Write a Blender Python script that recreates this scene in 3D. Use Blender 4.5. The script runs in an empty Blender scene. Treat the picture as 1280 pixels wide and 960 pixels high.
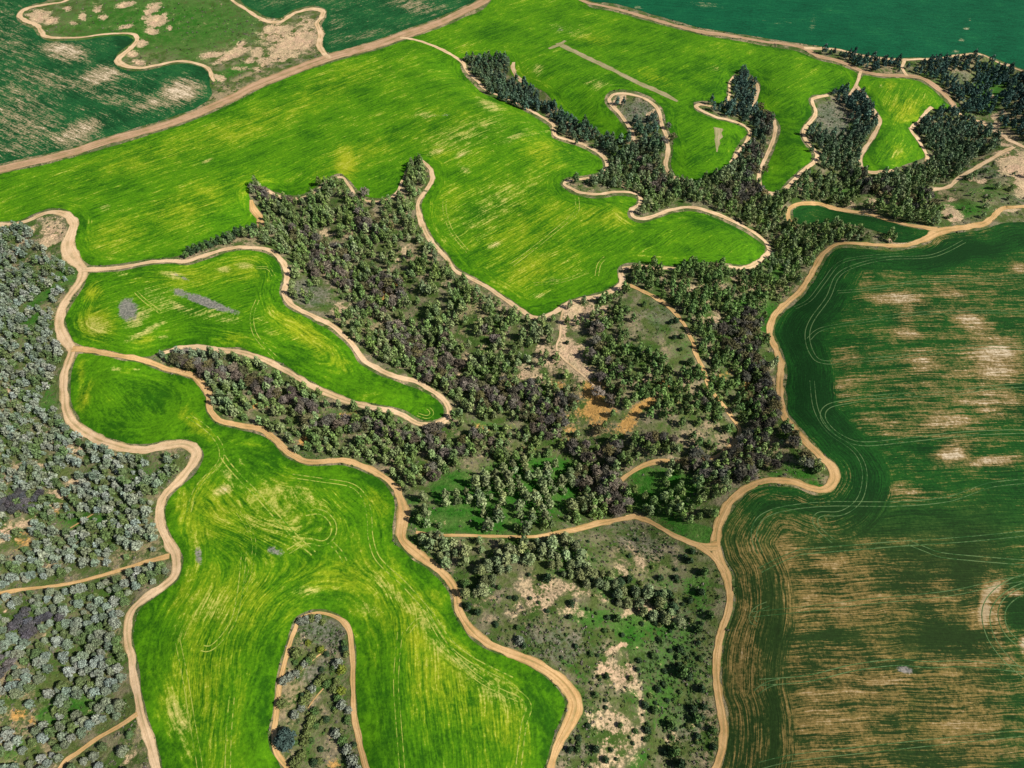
import bpy, math, random, time
import numpy as np
from mathutils import Vector
T0 = time.time()
rng = np.random.default_rng(7)
random.seed(7)
R = math.radians
scene = bpy.context.scene
C = scene.collection

# ------------------------------------------------------------------ camera / survey
H = 320.0
PITCH = R(52.0)
F = 853.3
cP, sP = math.cos(PITCH), math.sin(PITCH)
cam = bpy.data.cameras.new('camera')
camo = bpy.data.objects.new('camera', cam)
C.objects.link(camo)
camo.location = (0, 0, H)
camo.rotation_euler = (math.pi / 2 - PITCH, 0, 0)
cam.sensor_width = 36
cam.lens = F / 1280 * 36
cam.clip_start = 1
cam.clip_end = 30000
scene.camera = camo

def ground0(u, v):
    """survey position (x, y) on the datum plane of a traced point"""
    u = np.asarray(u, float); v = np.asarray(v, float)
    a = (u - 640) / F; b = -(v - 480) / F
    dx = a; dy = cP + b * sP; dz = -sP + b * cP
    t = -H / dz
    return dx * t, dy * t

def noise2(x, y, scale, seed=0, octaves=2):
    """smooth value noise from numpy, about -1..1"""
    out = np.zeros(np.broadcast(x, y).shape); amp = 1.0; tot = 0
    g = np.random.default_rng(seed).uniform(-1, 1, (256, 256))
    for o in range(octaves):
        fx = np.asarray(x) / scale * 2 ** o + 37.3 * o + 500; fy = np.asarray(y) / scale * 2 ** o + 11.7 * o + 500
        ix = np.floor(fx).astype(int); iy = np.floor(fy).astype(int)
        tx = fx - ix; ty = fy - iy
        tx = tx * tx * (3 - 2 * tx); ty = ty * ty * (3 - 2 * ty)
        a = g[ix % 256, iy % 256]; b = g[(ix + 1) % 256, iy % 256]
        c = g[ix % 256, (iy + 1) % 256]; d = g[(ix + 1) % 256, (iy + 1) % 256]
        out = out + amp * ((a * (1 - tx) + b * tx) * (1 - ty) + (c * (1 - tx) + d * tx) * ty)
        tot += amp; amp *= 0.5
    return out / tot

def seg_dist(px, py, lx, ly, closed=False, chunk=20000, gaps=None):
    """distance from points to a polyline"""
    lx = np.asarray(lx, float); ly = np.asarray(ly, float)
    if closed:
        lx = np.append(lx, lx[0]); ly = np.append(ly, ly[0])
    ax, ay = lx[:-1], ly[:-1]; bx, by = lx[1:], ly[1:]
    ex, ey = bx - ax, by - ay; L2 = ex * ex + ey * ey + 1e-9
    out = np.empty(len(px)); nx_ = np.empty(len(px)); ny_ = np.empty(len(px))
    for i in range(0, len(px), chunk):
        x = px[i:i + chunk, None]; y = py[i:i + chunk, None]
        t = np.clip(((x - ax) * ex + (y - ay) * ey) / L2, 0, 1)
        qx = ax + t * ex; qy = ay + t * ey
        d = (x - qx) ** 2 + (y - qy) ** 2
        k = d.argmin(1); r = np.arange(len(k))
        out[i:i + chunk] = np.sqrt(d[r, k]); nx_[i:i + chunk] = qx[r, k]; ny_[i:i + chunk] = qy[r, k]
    return out, nx_, ny_

def inside(px, py, lx, ly):
    lx = np.asarray(lx); ly = np.asarray(ly)
    res = np.zeros(len(px), bool); n = len(lx); j = n - 1
    for i in range(n):
        if ly[i] != ly[j]:
            c = ((ly[i] > py) != (ly[j] > py))
            xs = (lx[j] - lx[i]) * (py - ly[i]) / (ly[j] - ly[i]) + lx[i]
            res ^= (c & (px < xs))
        j = i
    return res

# ravines that the woods grow in: (points, depth, half width)
RAV = [([(590, 85), (680, 130), (760, 190), (850, 240), (940, 258), (985, 290), (975, 360), (955, 450), (930, 540), (860, 590), (770, 600)], 7, 30),
       ([(345, 255), (430, 330), (520, 430), (620, 500), (720, 560), (770, 610), (800, 660), (840, 740), (850, 860), (850, 1000)], 8, 34),
       ([(215, 450), (340, 500), (450, 545), (560, 565), (700, 590)], 6, 24),
       ([(1260, 90), (1200, 170), (1150, 225), (1080, 240), (985, 275)], 7, 32),
       ([(930, 95), (955, 160), (950, 240)], 4, 22), ([(1060, 115), (1060, 200), (1030, 250)], 4, 22),
       ([(400, 790), (400, 900), (400, 1040)], 2.5, 20),
       ([(-60, 330), (60, 600), (100, 800), (60, 1000)], 6, 45)]
RAVW = [(np.array(ground0([p[0] for p in pts], [p[1] for p in pts])), d, w) for pts, d, w in RAV]

def height(x, y):
    x = np.atleast_1d(np.asarray(x, float)); y = np.atleast_1d(np.asarray(y, float))
    z = noise2(x, y, 190, 3, 2) * 4.0
    g = 0
    for (l, d, w) in RAVW:
        ds = seg_dist(x.ravel(), y.ravel(), l[0], l[1])[0].reshape(x.shape)
        z = z - 1.35 * d * np.exp(-(ds / w) ** 2)
        g = np.maximum(g, np.exp(-(ds / (w * 1.7)) ** 4))
    z = z + noise2(x, y, 34, 13, 2) * (0.25 + 1.7 * g) + noise2(x, y, 11, 15, 1) * 0.35 * g
    return z

def on_ground(u, v):
    """where the sight line of a traced point meets the terrain"""
    u = np.atleast_1d(np.asarray(u, float)); v = np.atleast_1d(np.asarray(v, float))
    a = (u - 640) / F; b = -(v - 480) / F
    dx = a; dy = cP + b * sP; dz = -sP + b * cP
    z = np.zeros(len(u))
    for _ in range(10):
        t = (z - H) / dz
        z = 0.3 * z + 0.7 * height(dx * t, dy * t)
    t = (z - H) / dz
    return dx * t, dy * t

def survey(x, y, z):
    """map coordinates (those of the traced outlines) of a terrain point"""
    X = x; Y = y * sP + (z - H) * cP; Z = y * cP - (z - H) * sP
    return 640 + F * X / Z, 480 - F * Y / Z

def spline(pts, closed=False, step=6.0):
    P = np.array(pts, float); n = len(P); out = []
    rngi = range(n if closed else n - 1)
    for i in rngi:
        if closed:
            p0, p1, p2, p3 = P[(i - 1) % n], P[i], P[(i + 1) % n], P[(i + 2) % n]
        else:
            p0, p1, p2, p3 = P[max(i - 1, 0)], P[i], P[i + 1], P[min(i + 2, n - 1)]
        L = np.linalg.norm((p2 - p1)[:2]); k = max(1, int(L / step))
        for j in range(k):
            t = j / k
            out.append(0.5 * ((2 * p1) + (-p0 + p2) * t + (2 * p0 - 5 * p1 + 4 * p2 - p3) * t * t + (-p0 + 3 * p1 - 3 * p2 + p3) * t ** 3))
    if not closed: out.append(P[-1])
    return np.array(out)

def trace(pts, closed=False, step=6.0):
    s = spline(pts, closed, step)
    return on_ground(s[:, 0], s[:, 1])

# ------------------------------------------------------------------ node helper
class S:
    def __init__(s, nt, sock): s.nt = nt; s.k = sock
    def _m(s, op, *o, clamp=False):
        n = s.nt.nodes.new('ShaderNodeMath'); n.operation = op; n.use_clamp = clamp
        for i, v in enumerate((s,) + o):
            if isinstance(v, S): s.nt.links.new(v.k, n.inputs[i])
            else: n.inputs[i].default_value = v
        return S(s.nt, n.outputs[0])
    def __add__(s, o): return s._m('ADD', o)
    __radd__ = __add__
    def __mul__(s, o): return s._m('MULTIPLY', o)
    __rmul__ = __mul__
    def __sub__(s, o): return s._m('SUBTRACT', o)
    def __rsub__(s, o): return (s * -1.0) + o
    def sat(s): return s._m('ADD', 0.0, clamp=True)
    def max(s, o): return s._m('MAXIMUM', o)
    def min(s, o): return s._m('MINIMUM', o)
    def pow(s, o): return s._m('POWER', o)
    def step(s, a, b):
        n = s.nt.nodes.new('ShaderNodeMapRange'); n.interpolation_type = 'SMOOTHSTEP'
        s.nt.links.new(s.k, n.inputs['Value']); n.inputs['From Min'].default_value = a; n.inputs['From Max'].default_value = b
        return S(s.nt, n.outputs[0])

class M:
    def __init__(s, name, rough=0.9, spec=0.15):
        s.m = bpy.data.materials.new(name); s.m.use_nodes = True
        s.nt = s.m.node_tree; s.b = s.nt.nodes['Principled BSDF']
        s.b.inputs['Roughness'].default_value = rough
        s.b.inputs['Specular IOR Level'].default_value = spec
    def attr(s, n, out='Fac'):
        a = s.nt.nodes.new('ShaderNodeAttribute'); a.attribute_name = n; return S(s.nt, a.outputs[out])
    def pos(s):
        g = s.nt.nodes.new('ShaderNodeNewGeometry'); return S(s.nt, g.outputs['Position'])
    def sep(s, v):
        n = s.nt.nodes.new('ShaderNodeSeparateXYZ'); s.nt.links.new(v.k, n.inputs[0]); return [S(s.nt, o) for o in n.outputs]
    def vec(s, *c):
        n = s.nt.nodes.new('ShaderNodeCombineXYZ')
        for i, v in enumerate(c):
            if isinstance(v, S): s.nt.links.new(v.k, n.inputs[i])
            else: n.inputs[i].default_value = v
        return S(s.nt, n.outputs[0])
    def noise(s, v, scale=1.0, detail=3.0, rough=0.55, dist=0.0):
        n = s.nt.nodes.new('ShaderNodeTexNoise'); s.nt.links.new(v.k, n.inputs['Vector'])
        n.inputs['Scale'].default_value = scale; n.inputs['Detail'].default_value = detail
        n.inputs['Roughness'].default_value = rough; n.inputs['Distortion'].default_value = dist
        return S(s.nt, n.outputs['Fac'])
    def mix(s, f, a, b):
        n = s.nt.nodes.new('ShaderNodeMix'); n.data_type = 'RGBA'
        for key, v in ((0, f), (6, a), (7, b)):
            if isinstance(v, S): s.nt.links.new(v.k, n.inputs[key])
            elif key == 0: n.inputs[0].default_value = v
            else: n.inputs[key].default_value = (*v, 1)
        return S(s.nt, n.outputs[2])
    def fmix(s, f, a, b): return a + (b - a) * f if not isinstance(a, float) else (b - a) * f + a
    def scale(s, col, f):
        n = s.nt.nodes.new('ShaderNodeVectorMath'); n.operation = 'SCALE'
        if isinstance(col, S): s.nt.links.new(col.k, n.inputs[0])
        else: n.inputs[0].default_value = col
        s.nt.links.new(f.k, n.inputs['Scale']) if isinstance(f, S) else setattr(n.inputs['Scale'], 'default_value', f)
        return S(s.nt, n.outputs[0])
    def color(s, c): s.nt.links.new(c.k, s.b.inputs['Base Color'])
    def bump(s, h, strength, dist):
        n = s.nt.nodes.new('ShaderNodeBump'); s.nt.links.new(h.k, n.inputs['Height'])
        n.inputs['Strength'].default_value = strength; n.inputs['Distance'].default_value = dist
        s.nt.links.new(n.outputs[0], s.b.inputs['Normal'])

# ------------------------------------------------------------------ materials
def crop_material(name, dark, base, light, yellow, tan, pale, ybias, tbias, stripes=1.0, rowf=1.0, rag=1.0, lng=0.10):
    """young cereal crop sown in rows: the rows follow 'edge' near the headland and 'row' inside it"""
    m = M(name, 0.85, 0.1); mat_dark = 'dark' in name
    p = m.pos(); x, y, z = m.sep(p)
    e = m.attr('edge'); r = m.attr('row'); hw = m.attr('headland'); ym = m.attr('yellow'); tm = m.attr('tan'); gm = m.attr('grey')
    dm = m.attr('deep')
    warp = (m.noise(p, 0.03, 2.0) - 0.5) * 5.0
    def streak(fx, fa, det):
        a = m.noise(m.vec(x * fx, y * fx, (e + warp) * fa), 1.0, det)
        b = m.noise(m.vec(x * fx, y * fx, (r + warp) * fa), 1.0, det)
        return a + (b - a) * hw
    s1 = streak(lng, 1.0 * rowf, 4.0)      # fine drill rows
    dash = streak(0.42 * (lng / .1), 1.5 * rowf, 3.0)
    s2 = streak(0.022, 0.26, 4.0)      # passes of the machine
    blot = m.noise(p, 0.028, 5.0, 0.62)
    fine = m.noise(p, 0.75, 5.0, 0.75)
    speck = m.noise(p, 1.3, 2.0, 0.5).step(0.60, 0.70)
    dots = m.noise(p, 0.16, 4.0, 0.6)
    sv = (s1 - 0.5) * (1.5 * stripes) + (s2 - 0.5) * (1.0 * stripes) + (dash - 0.5) * (1.0 * rag)
    g = (sv * 0.55 + (blot - 0.5) * 1.4 + (fine - 0.5) * 0.7 + 0.5 - dm * 0.45)
    col = m.mix(g.step(0.1, 0.55), dark, base)
    col = m.mix(g.step(0.5, 1.0), col, light)
    col = m.mix(m.attr('brown') * 0.75, col, m.mix(g.step(0.3, 0.9), (0.018, 0.034, 0.007), (0.085, 0.075, 0.022))) if mat_dark else col
    yf = ym + ybias + sv * 1.1 + (blot - 0.5) * 1.6 + (dots - 0.5) * (0.8 * rag) + (fine - 0.5) * (1.2 * rag) - dm
    col = m.mix(yf.step(0.0, 1.15) * 0.85, col, yellow)
    tf = tm + tbias + sv * 1.25 + (blot - 0.5) * 0.9 + (dots - 0.5) * 1.1 + (fine - 0.5) * 1.6 - dm
    tf = tf + speck * (yf + 0.55).sat() * 0.38
    tanc = m.mix(m.attr('brown') * 0.85, tan, (0.22, 0.145, 0.045))
    col = m.mix((tf + yf * 0.15).step(0.2, 0.6) * 0.30, col, tanc)
    col = m.mix(tf.step(0.35, 1.1) * 0.88, col, tanc)
    col = m.mix(tf.step(0.85, 1.55) * (1.0 - m.attr('brown') * 0.6), col, pale)
    gf = gm * 0.95 + (dots - 0.5) * 1.1 + (fine - 0.5) * 0.9
    col = m.mix(gf.step(0.40, 0.7) * 0.9, col, m.mix(fine.step(0.35, 0.65), (0.13, 0.125, 0.12), (0.25, 0.225, 0.20)))
    col = m.scale(col, (fine - 0.5) * (1.3 * rag) + 1.0 + (s1 - 0.5) * 0.5 + (dash - 0.5) * 0.7)
    m.color(col)
    m.bump(fine * 0.6 + s1 * 0.6, 0.5, 0.35)
    return m.m

BRIGHT = crop_material('bright_cereal_crop', (0.020, 0.095, 0.0016), (0.064, 0.192, 0.0022), (0.118, 0.268, 0.0035),
                       (0.31, 0.345, 0.012), (0.48, 0.42, 0.13), (0.56, 0.47, 0.28), -0.05, -0.22, 1.0, 1.0, 0.8, 0.06)
DARKC = crop_material('dark_cereal_crop', (0.0045, 0.033, 0.0050), (0.0085, 0.062, 0.0075), (0.022, 0.090, 0.011),
                      (0.085, 0.105, 0.012), (0.25, 0.165, 0.062), (0.50, 0.41, 0.28), -0.03, -0.10, 1.25, 1.7, 0.9, 0.045)
NWC = crop_material('streaked_cereal_crop', (0.006, 0.045, 0.012), (0.011, 0.085, 0.022), (0.035, 0.13, 0.030),
                    (0.07, 0.13, 0.04), (0.30, 0.23, 0.13), (0.58, 0.47, 0.33), -0.4, -0.05, 1.2)
TEAL = crop_material('blue_green_cereal_crop', (0.0020, 0.062, 0.024), (0.003, 0.082, 0.032), (0.007, 0.105, 0.036),
                     (0.03, 0.13, 0.05), (0.20, 0.22, 0.11), (0.5, 0.45, 0.35), -0.9, -0.75, 1.3, 0.8)

def road_material(name, sand, deep, edge, rut=0.5):
    m = M(name, 0.95, 0.1)
    p = m.pos(); a = m.attr('across'); l = m.attr('along')
    n1 = m.noise(p, 0.09, 4.0); n2 = m.noise(p, 0.9, 4.0, 0.65)
    lines = m.noise(m.vec(a * 3.2, l * 0.02, 0.0), 1.0, 3.0, 0.6)
    col = m.mix(n1.step(0.35, 0.7), sand, deep)
    col = m.mix(lines.step(0.45, 0.68) * rut, col, edge)
    aa = a._m('ABSOLUTE')
    col = m.mix((aa + (n2 - 0.5) * 0.8 + (n1 - 0.5) * 0.5).step(0.72, 1.08) * 0.8, col, (0.13, 0.135, 0.04))
    col = m.mix((1.0 - aa.step(0.08, 0.30)) * (n1 + n2 * .6).step(0.70, 0.95) * 0.55, col, (0.17, 0.165, 0.06))
    col = m.scale(col, (n2 - 0.5) * 0.8 + 1.0)
    m.color(col); m.bump(n2 * 0.4 + lines * 0.6, 0.6, 0.3)
    return m.m
SAND = road_material('pale_sand_track', (0.66, 0.475, 0.29), (0.56, 0.38, 0.21), (0.38, 0.25, 0.115))
ORANGE = road_material('ochre_dirt_track', (0.60, 0.385, 0.18), (0.50, 0.30, 0.12), (0.30, 0.185, 0.055), 0.7)
BARESOIL = road_material('dull_bare_soil', (0.36, 0.29, 0.17), (0.28, 0.24, 0.12), (0.16, 0.21, 0.05), 0.9)
PINK = road_material('pinkish_dirt_road', (0.46, 0.295, 0.18), (0.38, 0.235, 0.13), (0.25, 0.175, 0.08), 0.9)

def ground_material():
    m = M('scrubland_soil', 0.95, 0.1)
    p = m.pos()
    t = m.attr('tan'); g = m.attr('green'); o = m.attr('ochre'); gr = m.attr('grey'); far = m.attr('far')
    n1 = m.noise(p, 0.022, 5.0, 0.6); n2 = m.noise(p, 0.11, 5.0, 0.65); n3 = m.noise(p, 0.7, 5.0, 0.7)
    n4 = m.noise(p, 0.045, 4.0, 0.6, 1.5)
    col = m.mix(n2.step(0.38, 0.62), (0.080, 0.110, 0.028), (0.200, 0.172, 0.105))
    col = m.mix((n4 + (n3 - 0.5) * 0.6).step(0.46, 0.6) * 0.85, col, (0.040, 0.090, 0.012))
    k = n2 * 1.5 + n3 * 0.9 - 1.2
    col = m.mix((n1 + k * 0.7).step(0.54, 0.70) * 0.7, col, (0.34, 0.25, 0.145))
    col = m.mix((gr + k).step(0.30, 0.85) * 0.7, col, m.mix(n3.step(0.4, 0.6), (0.072, 0.105, 0.055), (0.165, 0.155, 0.135)))
    col = m.mix((g + k * 1.1).step(0.35, 0.7) * 0.95, col, m.mix(n2.step(0.4, 0.6), (0.022, 0.115, 0.008), (0.060, 0.140, 0.022)))
    col = m.mix((o + k * 1.3).step(0.35, 0.7), col, (0.44, 0.25, 0.075))
    ridge = m.noise(p, 0.16, 4.0, 0.6, 2.5); rl = (ridge - 0.5)._m('ABSOLUTE').step(0.012, 0.05)
    col = m.mix((t + k * 1.5).step(0.35, 0.72), col, m.mix(rl * 0.55 + 0.45, (0.16, 0.145, 0.075), m.mix(n2.step(.4, .6), (0.54, 0.36, 0.235), (0.50, 0.375, 0.22))))
    farc = m.mix(m.noise(p, 0.003, 2.0).step(0.46, 0.54), (0.02, 0.10, 0.03), (0.16, 0.15, 0.07))
    col = m.mix(far, col, farc)
    col = m.scale(col, (n3 - 0.5) * 1.9 + 1.0)
    m.color(col); m.bump(n3 + n2, 0.9, 0.7)
    return m.m
GROUND = ground_material()

def leaf_material(name, rough=0.75, amount=0.5):
    m = M(name, rough, 0.2)
    oi = m.nt.nodes.new('ShaderNodeObjectInfo')
    add = m.nt.nodes.new('ShaderNodeVectorMath'); add.operation = 'ADD'
    m.nt.links.new(oi.outputs['Color'], add.inputs[0]); m.nt.links.new(m.attr('tint', 'Vector').k, add.inputs[1])
    r = m.attr('clump')
    col = m.scale(S(m.nt, add.outputs[0]), r * (2 * amount) + (1.0 - amount))
    m.color(col)
    try: m.b.inputs['Subsurface Weight'].default_value = 0
    except KeyError: pass
    return m.m
LEAF = leaf_material('pine_needles')
TWIG = leaf_material('bare_twigs', 0.9, 0.45)
SCRUBLEAF = leaf_material('scrub_leaves', 0.85, 0.5)
bk = M('grey_bark', 0.9); bk.color(bk.mix(bk.noise(bk.pos(), 3.0).step(0.3, 0.7), (0.10, 0.075, 0.055), (0.20, 0.17, 0.14))); BARK = bk.m

# ------------------------------------------------------------------ mesh helpers
def mesh_from(name, V, Fc, mat, attrs=None, smooth=False, facemat=None, mats=None):
    """V (n,3); Fc (m,k) with k 3 or 4"""
    me = bpy.data.meshes.new(name)
    V = np.asarray(V, np.float32); Fc = np.asarray(Fc, np.int32)
    me.vertices.add(len(V)); me.vertices.foreach_set('co', V.ravel())
    k = Fc.shape[1]
    me.loops.add(Fc.size); me.loops.foreach_set('vertex_index', Fc.ravel())
    me.polygons.add(len(Fc)); me.polygons.foreach_set('loop_start', np.arange(0, Fc.size, k, dtype=np.int32))
    try: me.polygons.foreach_set('loop_total', np.full(len(Fc), k, np.int32))
    except Exception: pass
    for mm in (mats or [mat]): me.materials.append(mm)
    if facemat is not None: me.polygons.foreach_set('material_index', np.asarray(facemat, np.int32))
    me.update(calc_edges=True)
    me.polygons.foreach_set('use_smooth', np.full(len(Fc), bool(smooth)))
    for n, a in (attrs or {}).items():
        a = np.asarray(a, np.float32)
        if a.ndim == 1:
            at = me.attributes.new(n, 'FLOAT', 'POINT'); at.data.foreach_set('value', a)
        else:
            at = me.attributes.new(n, 'FLOAT_VECTOR', 'POINT'); at.data.foreach_set('vector', a.ravel())
    return me

def link(name, me, parent=None, **props):
    o = bpy.data.objects.new(name, me); C.objects.link(o)
    if parent is not None: o.parent = parent
    for k, v in props.items(): o[k] = v
    return o

def blobs(U, V, lst, soft=0.35):
    """sum of rotated soft ellipses given in survey coordinates"""
    out = np.zeros(U.shape)
    for b in lst:
        x, y, rx, ry = b[:4]; a = R(b[4]) if len(b) > 4 else 0; s = b[5] if len(b) > 5 else 1.0
        dx = U - x; dy = V - y
        p = (dx * math.cos(a) + dy * math.sin(a)) / rx; q = (-dx * math.sin(a) + dy * math.cos(a)) / ry
        d = np.sqrt(p * p + q * q)
        out = np.maximum(out, s * np.clip((1 + soft - d) / (2 * soft), 0, 1)) if s > 0 else out + s * np.clip((1 + soft - d) / (2 * soft), 0, 1)
    return out

# ------------------------------------------------------------------ traced outlines
exec_data = {}
#DATA
F_MAIN = [(-200,262),(0,218),(92,197),(140,183),(187,169),(225,157),(262,142),(295,127),(320,114),(370,93),(412,79),(470,63),(510,49),(545,37),(580,22),(612,3),(650,-25),(700,-25),(728,1),(770,15),(815,28),(852,38),(877,44),(915,50),(960,58),(1000,65),(1022,75),(1047,81),(1062,87),(1072,93),(1070,103),(1062,112),(1045,113),(1030,118),(1015,119),(1010,124),(1013,135),(1015,144),(1005,153),(999,165),(1003,177),(1012,188),(1014,200),(1000,212),(985,225),(975,238),(963,240),(953,230),(954,217),(964,197),(970,182),(975,165),(973,153),(962,142),(950,140),(945,130),(950,115),(950,103),(942,96),(930,88),(915,95),(909,102),(908,120),(902,130),(880,126),(866,128),(868,136),(880,143),(897,150),(915,154),(930,160),(934,167),(926,175),(918,190),(912,202),(902,212),(877,223),(858,227),(845,219),(838,207),(841,190),(840,172),(833,155),(830,140),(820,126),(802,116),(780,112),(762,114),(755,125),(760,135),(770,145),(777,155),(785,166),(785,173),(777,175),(757,170),(740,160),(715,154),(705,147),(697,134),(685,119),(672,110),(655,105),(645,100),(638,90),(638,78),(635,70),(620,75),(600,70),(582,70),(575,79),(578,90),(590,104),(603,116),(622,124),(638,130),(655,139),(674,150),(688,160),(690,172),(708,179),(725,184),(742,193),(752,200),(753,210),(745,216),(727,220),(710,222),(700,230),(712,240),(722,245),(745,248),(770,245),(790,246),(797,250),(793,256),(785,262),(785,272),(800,279),(820,274),(840,267),(860,264),(880,267),(900,275),(925,287),(943,298),(956,308),(956,316),(943,327),(930,331),(910,329),(880,328),(840,332),(820,331),(800,329),(780,330),(772,338),(773,352),(765,358),(748,366),(725,371),(703,378),(690,388),(670,395),(657,387),(640,376),(604,352),(573,335),(563,321),(544,298),(536,287),(529,270),(527,255),(535,240),(543,226),(539,209),(525,198),(515,203),(505,216),(500,232),(492,242),(478,248),(460,246),(447,238),(438,227),(427,217),(414,220),(400,230),(385,240),(365,245),(345,240),(325,233),(312,238),(314,250),(320,262),(327,275),(318,282),(290,291),(260,301),(232,316),(215,321),(185,324),(155,329),(130,332),(112,331),(100,322),(94,310),(95,295),(98,280),(92,268),(80,261),(60,261),(37,270),(20,276),(0,277),(-200,292)]
F_MID = [(112,342),(130,340),(155,338),(185,332),(215,330),(232,332),(255,326),(280,317),(300,313),(320,314),(333,317),(344,325),(351,335),(353,348),(349,365),(355,380),(371,391),(392,402),(412,413),(426,425),(438,437),(448,452),(467,465),(492,476),(517,484),(533,491),(546,500),(555,511),(554,520),(547,524),(532,526),(520,522),(508,514),(492,509),(470,505),(450,501),(432,495),(417,489),(398,480),(380,470),(357,457),(337,447),(320,442),(300,435),(275,434),(245,430),(225,432),(205,437),(190,445),(175,446),(150,441),(125,436),(100,432),(90,422),(84,410),(84,395),(90,380),(98,368),(107,354)]
F_LOW = [(98,442),(125,445),(150,450),(175,454),(193,461),(210,467),(228,471),(242,477),(250,485),(256,497),(257,511),(268,528),(293,536),(318,541),(332,547),(346,560),(363,575),(384,582),(410,582),(432,582),(450,588),(467,596),(480,606),(489,616),(495,629),(494,642),(491,660),(491,677),(505,691),(523,705),(543,719),(553,728),(563,744),(566,759),(573,778),(586,795),(606,810),(638,823),(660,832),(678,843),(693,855),(702,868),(706,881),(702,896),(695,912),(687,932),(683,950),(672,1000),(668,1150),(478,1150),(470,990),(462,962),(457,944),(452,923),(447,905),(446,882),(446,832),(445,805),(441,788),(432,774),(418,765),(400,761),(381,765),(368,773),(364,785),(358,802),(350,827),(345,852),(343,870),(340,895),(336,920),(338,939),(347,955),(356,990),(370,1150),(230,1150),(212,990),(203,962),(200,945),(193,920),(185,895),(180,870),(175,845),(171,820),(167,797),(168,780),(175,763),(190,750),(208,738),(224,725),(229,708),(227,692),(218,677),(210,660),(207,642),(209,628),(219,615),(232,603),(246,588),(254,570),(249,559),(238,551),(228,549),(210,550),(185,555),(165,555),(145,550),(127,544),(110,534),(98,522),(90,508),(88,495),(88,480),(90,465),(94,450)]
F_EAST = [(1062,310),(1080,311),(1110,313),(1135,312),(1157,305),(1177,295),(1200,291),(1225,288),(1248,281),(1258,279),(1320,275),(1520,262),(1600,1150),(880,1150),(888,990),(903,962),(910,940),(913,915),(910,890),(904,865),(902,840),(903,815),(909,790),(918,765),(921,740),(916,718),(908,700),(903,680),(905,662),(913,643),(924,627),(940,616),(962,608),(990,609),(1013,618),(1034,618),(1050,603),(1047,583),(1031,567),(1016,551),(998,532),(986,517),(983,500),(982,480),(984,460),(978,438),(971,424),(969,410),(976,396),(991,381),(1008,366),(1022,343),(1033,324),(1046,312)]
F_SMALL = [(990,262),(997,257),(1020,256),(1040,262),(1070,268),(1095,273),(1120,280),(1145,286),(1165,290),(1152,297),(1132,303),(1115,303),(1112,295),(1080,285),(1040,278),(1010,282),(994,278)]
F_LOBE = [(1080,94),(1105,98),(1130,98),(1150,102),(1168,114),(1180,126),(1188,134),(1188,142),(1175,138),(1162,136),(1155,145),(1145,155),(1135,160),(1142,170),(1150,182),(1156,195),(1140,203),(1120,210),(1105,214),(1085,214),(1078,206),(1082,192),(1092,176),(1100,162),(1102,150),(1094,136),(1086,120),(1078,112),(1073,106),(1076,98)]
F_NW = [(-200,248),(0,205),(92,184),(125,173),(187,155),(225,143),(252,131),(266,118),(262,108),(262,95),(256,86),(240,81),(220,80),(200,84),(175,89),(153,87),(143,77),(146,68),(158,58),(166,50),(160,45),(130,46),(100,50),(62,51),(47,43),(40,35),(28,30),(20,22),(22,14),(42,5),(65,-6),(90,-25),(-200,-25)]
F_N = [(262,-25),(298,-3),(322,15),(337,22),(352,22),(365,13),(392,7),(409,13),(408,22),(402,32),(406,42),(404,55),(412,66),(440,59),(470,50),(510,36),(545,23),(578,8),(600,-6),(625,-25)]
F_NE = [(718,-25),(730,-5),(772,5),(815,18),(852,28),(877,35),(915,41),(960,48),(1005,55),(1047,61),(1075,67),(1110,72),(1140,72),(1172,72),(1200,67),(1225,66),(1250,76),(1290,90),(1340,100),(1520,125),(1520,-25)]
FAR_EDGE = -70
def stretch(poly, top=FAR_EDGE):
    return [(x + (x - 640) * 0.0, top if y == -25 else y) for x, y in poly]

TR_MAIN = [(595,300,0),(625,281,0)]
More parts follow.
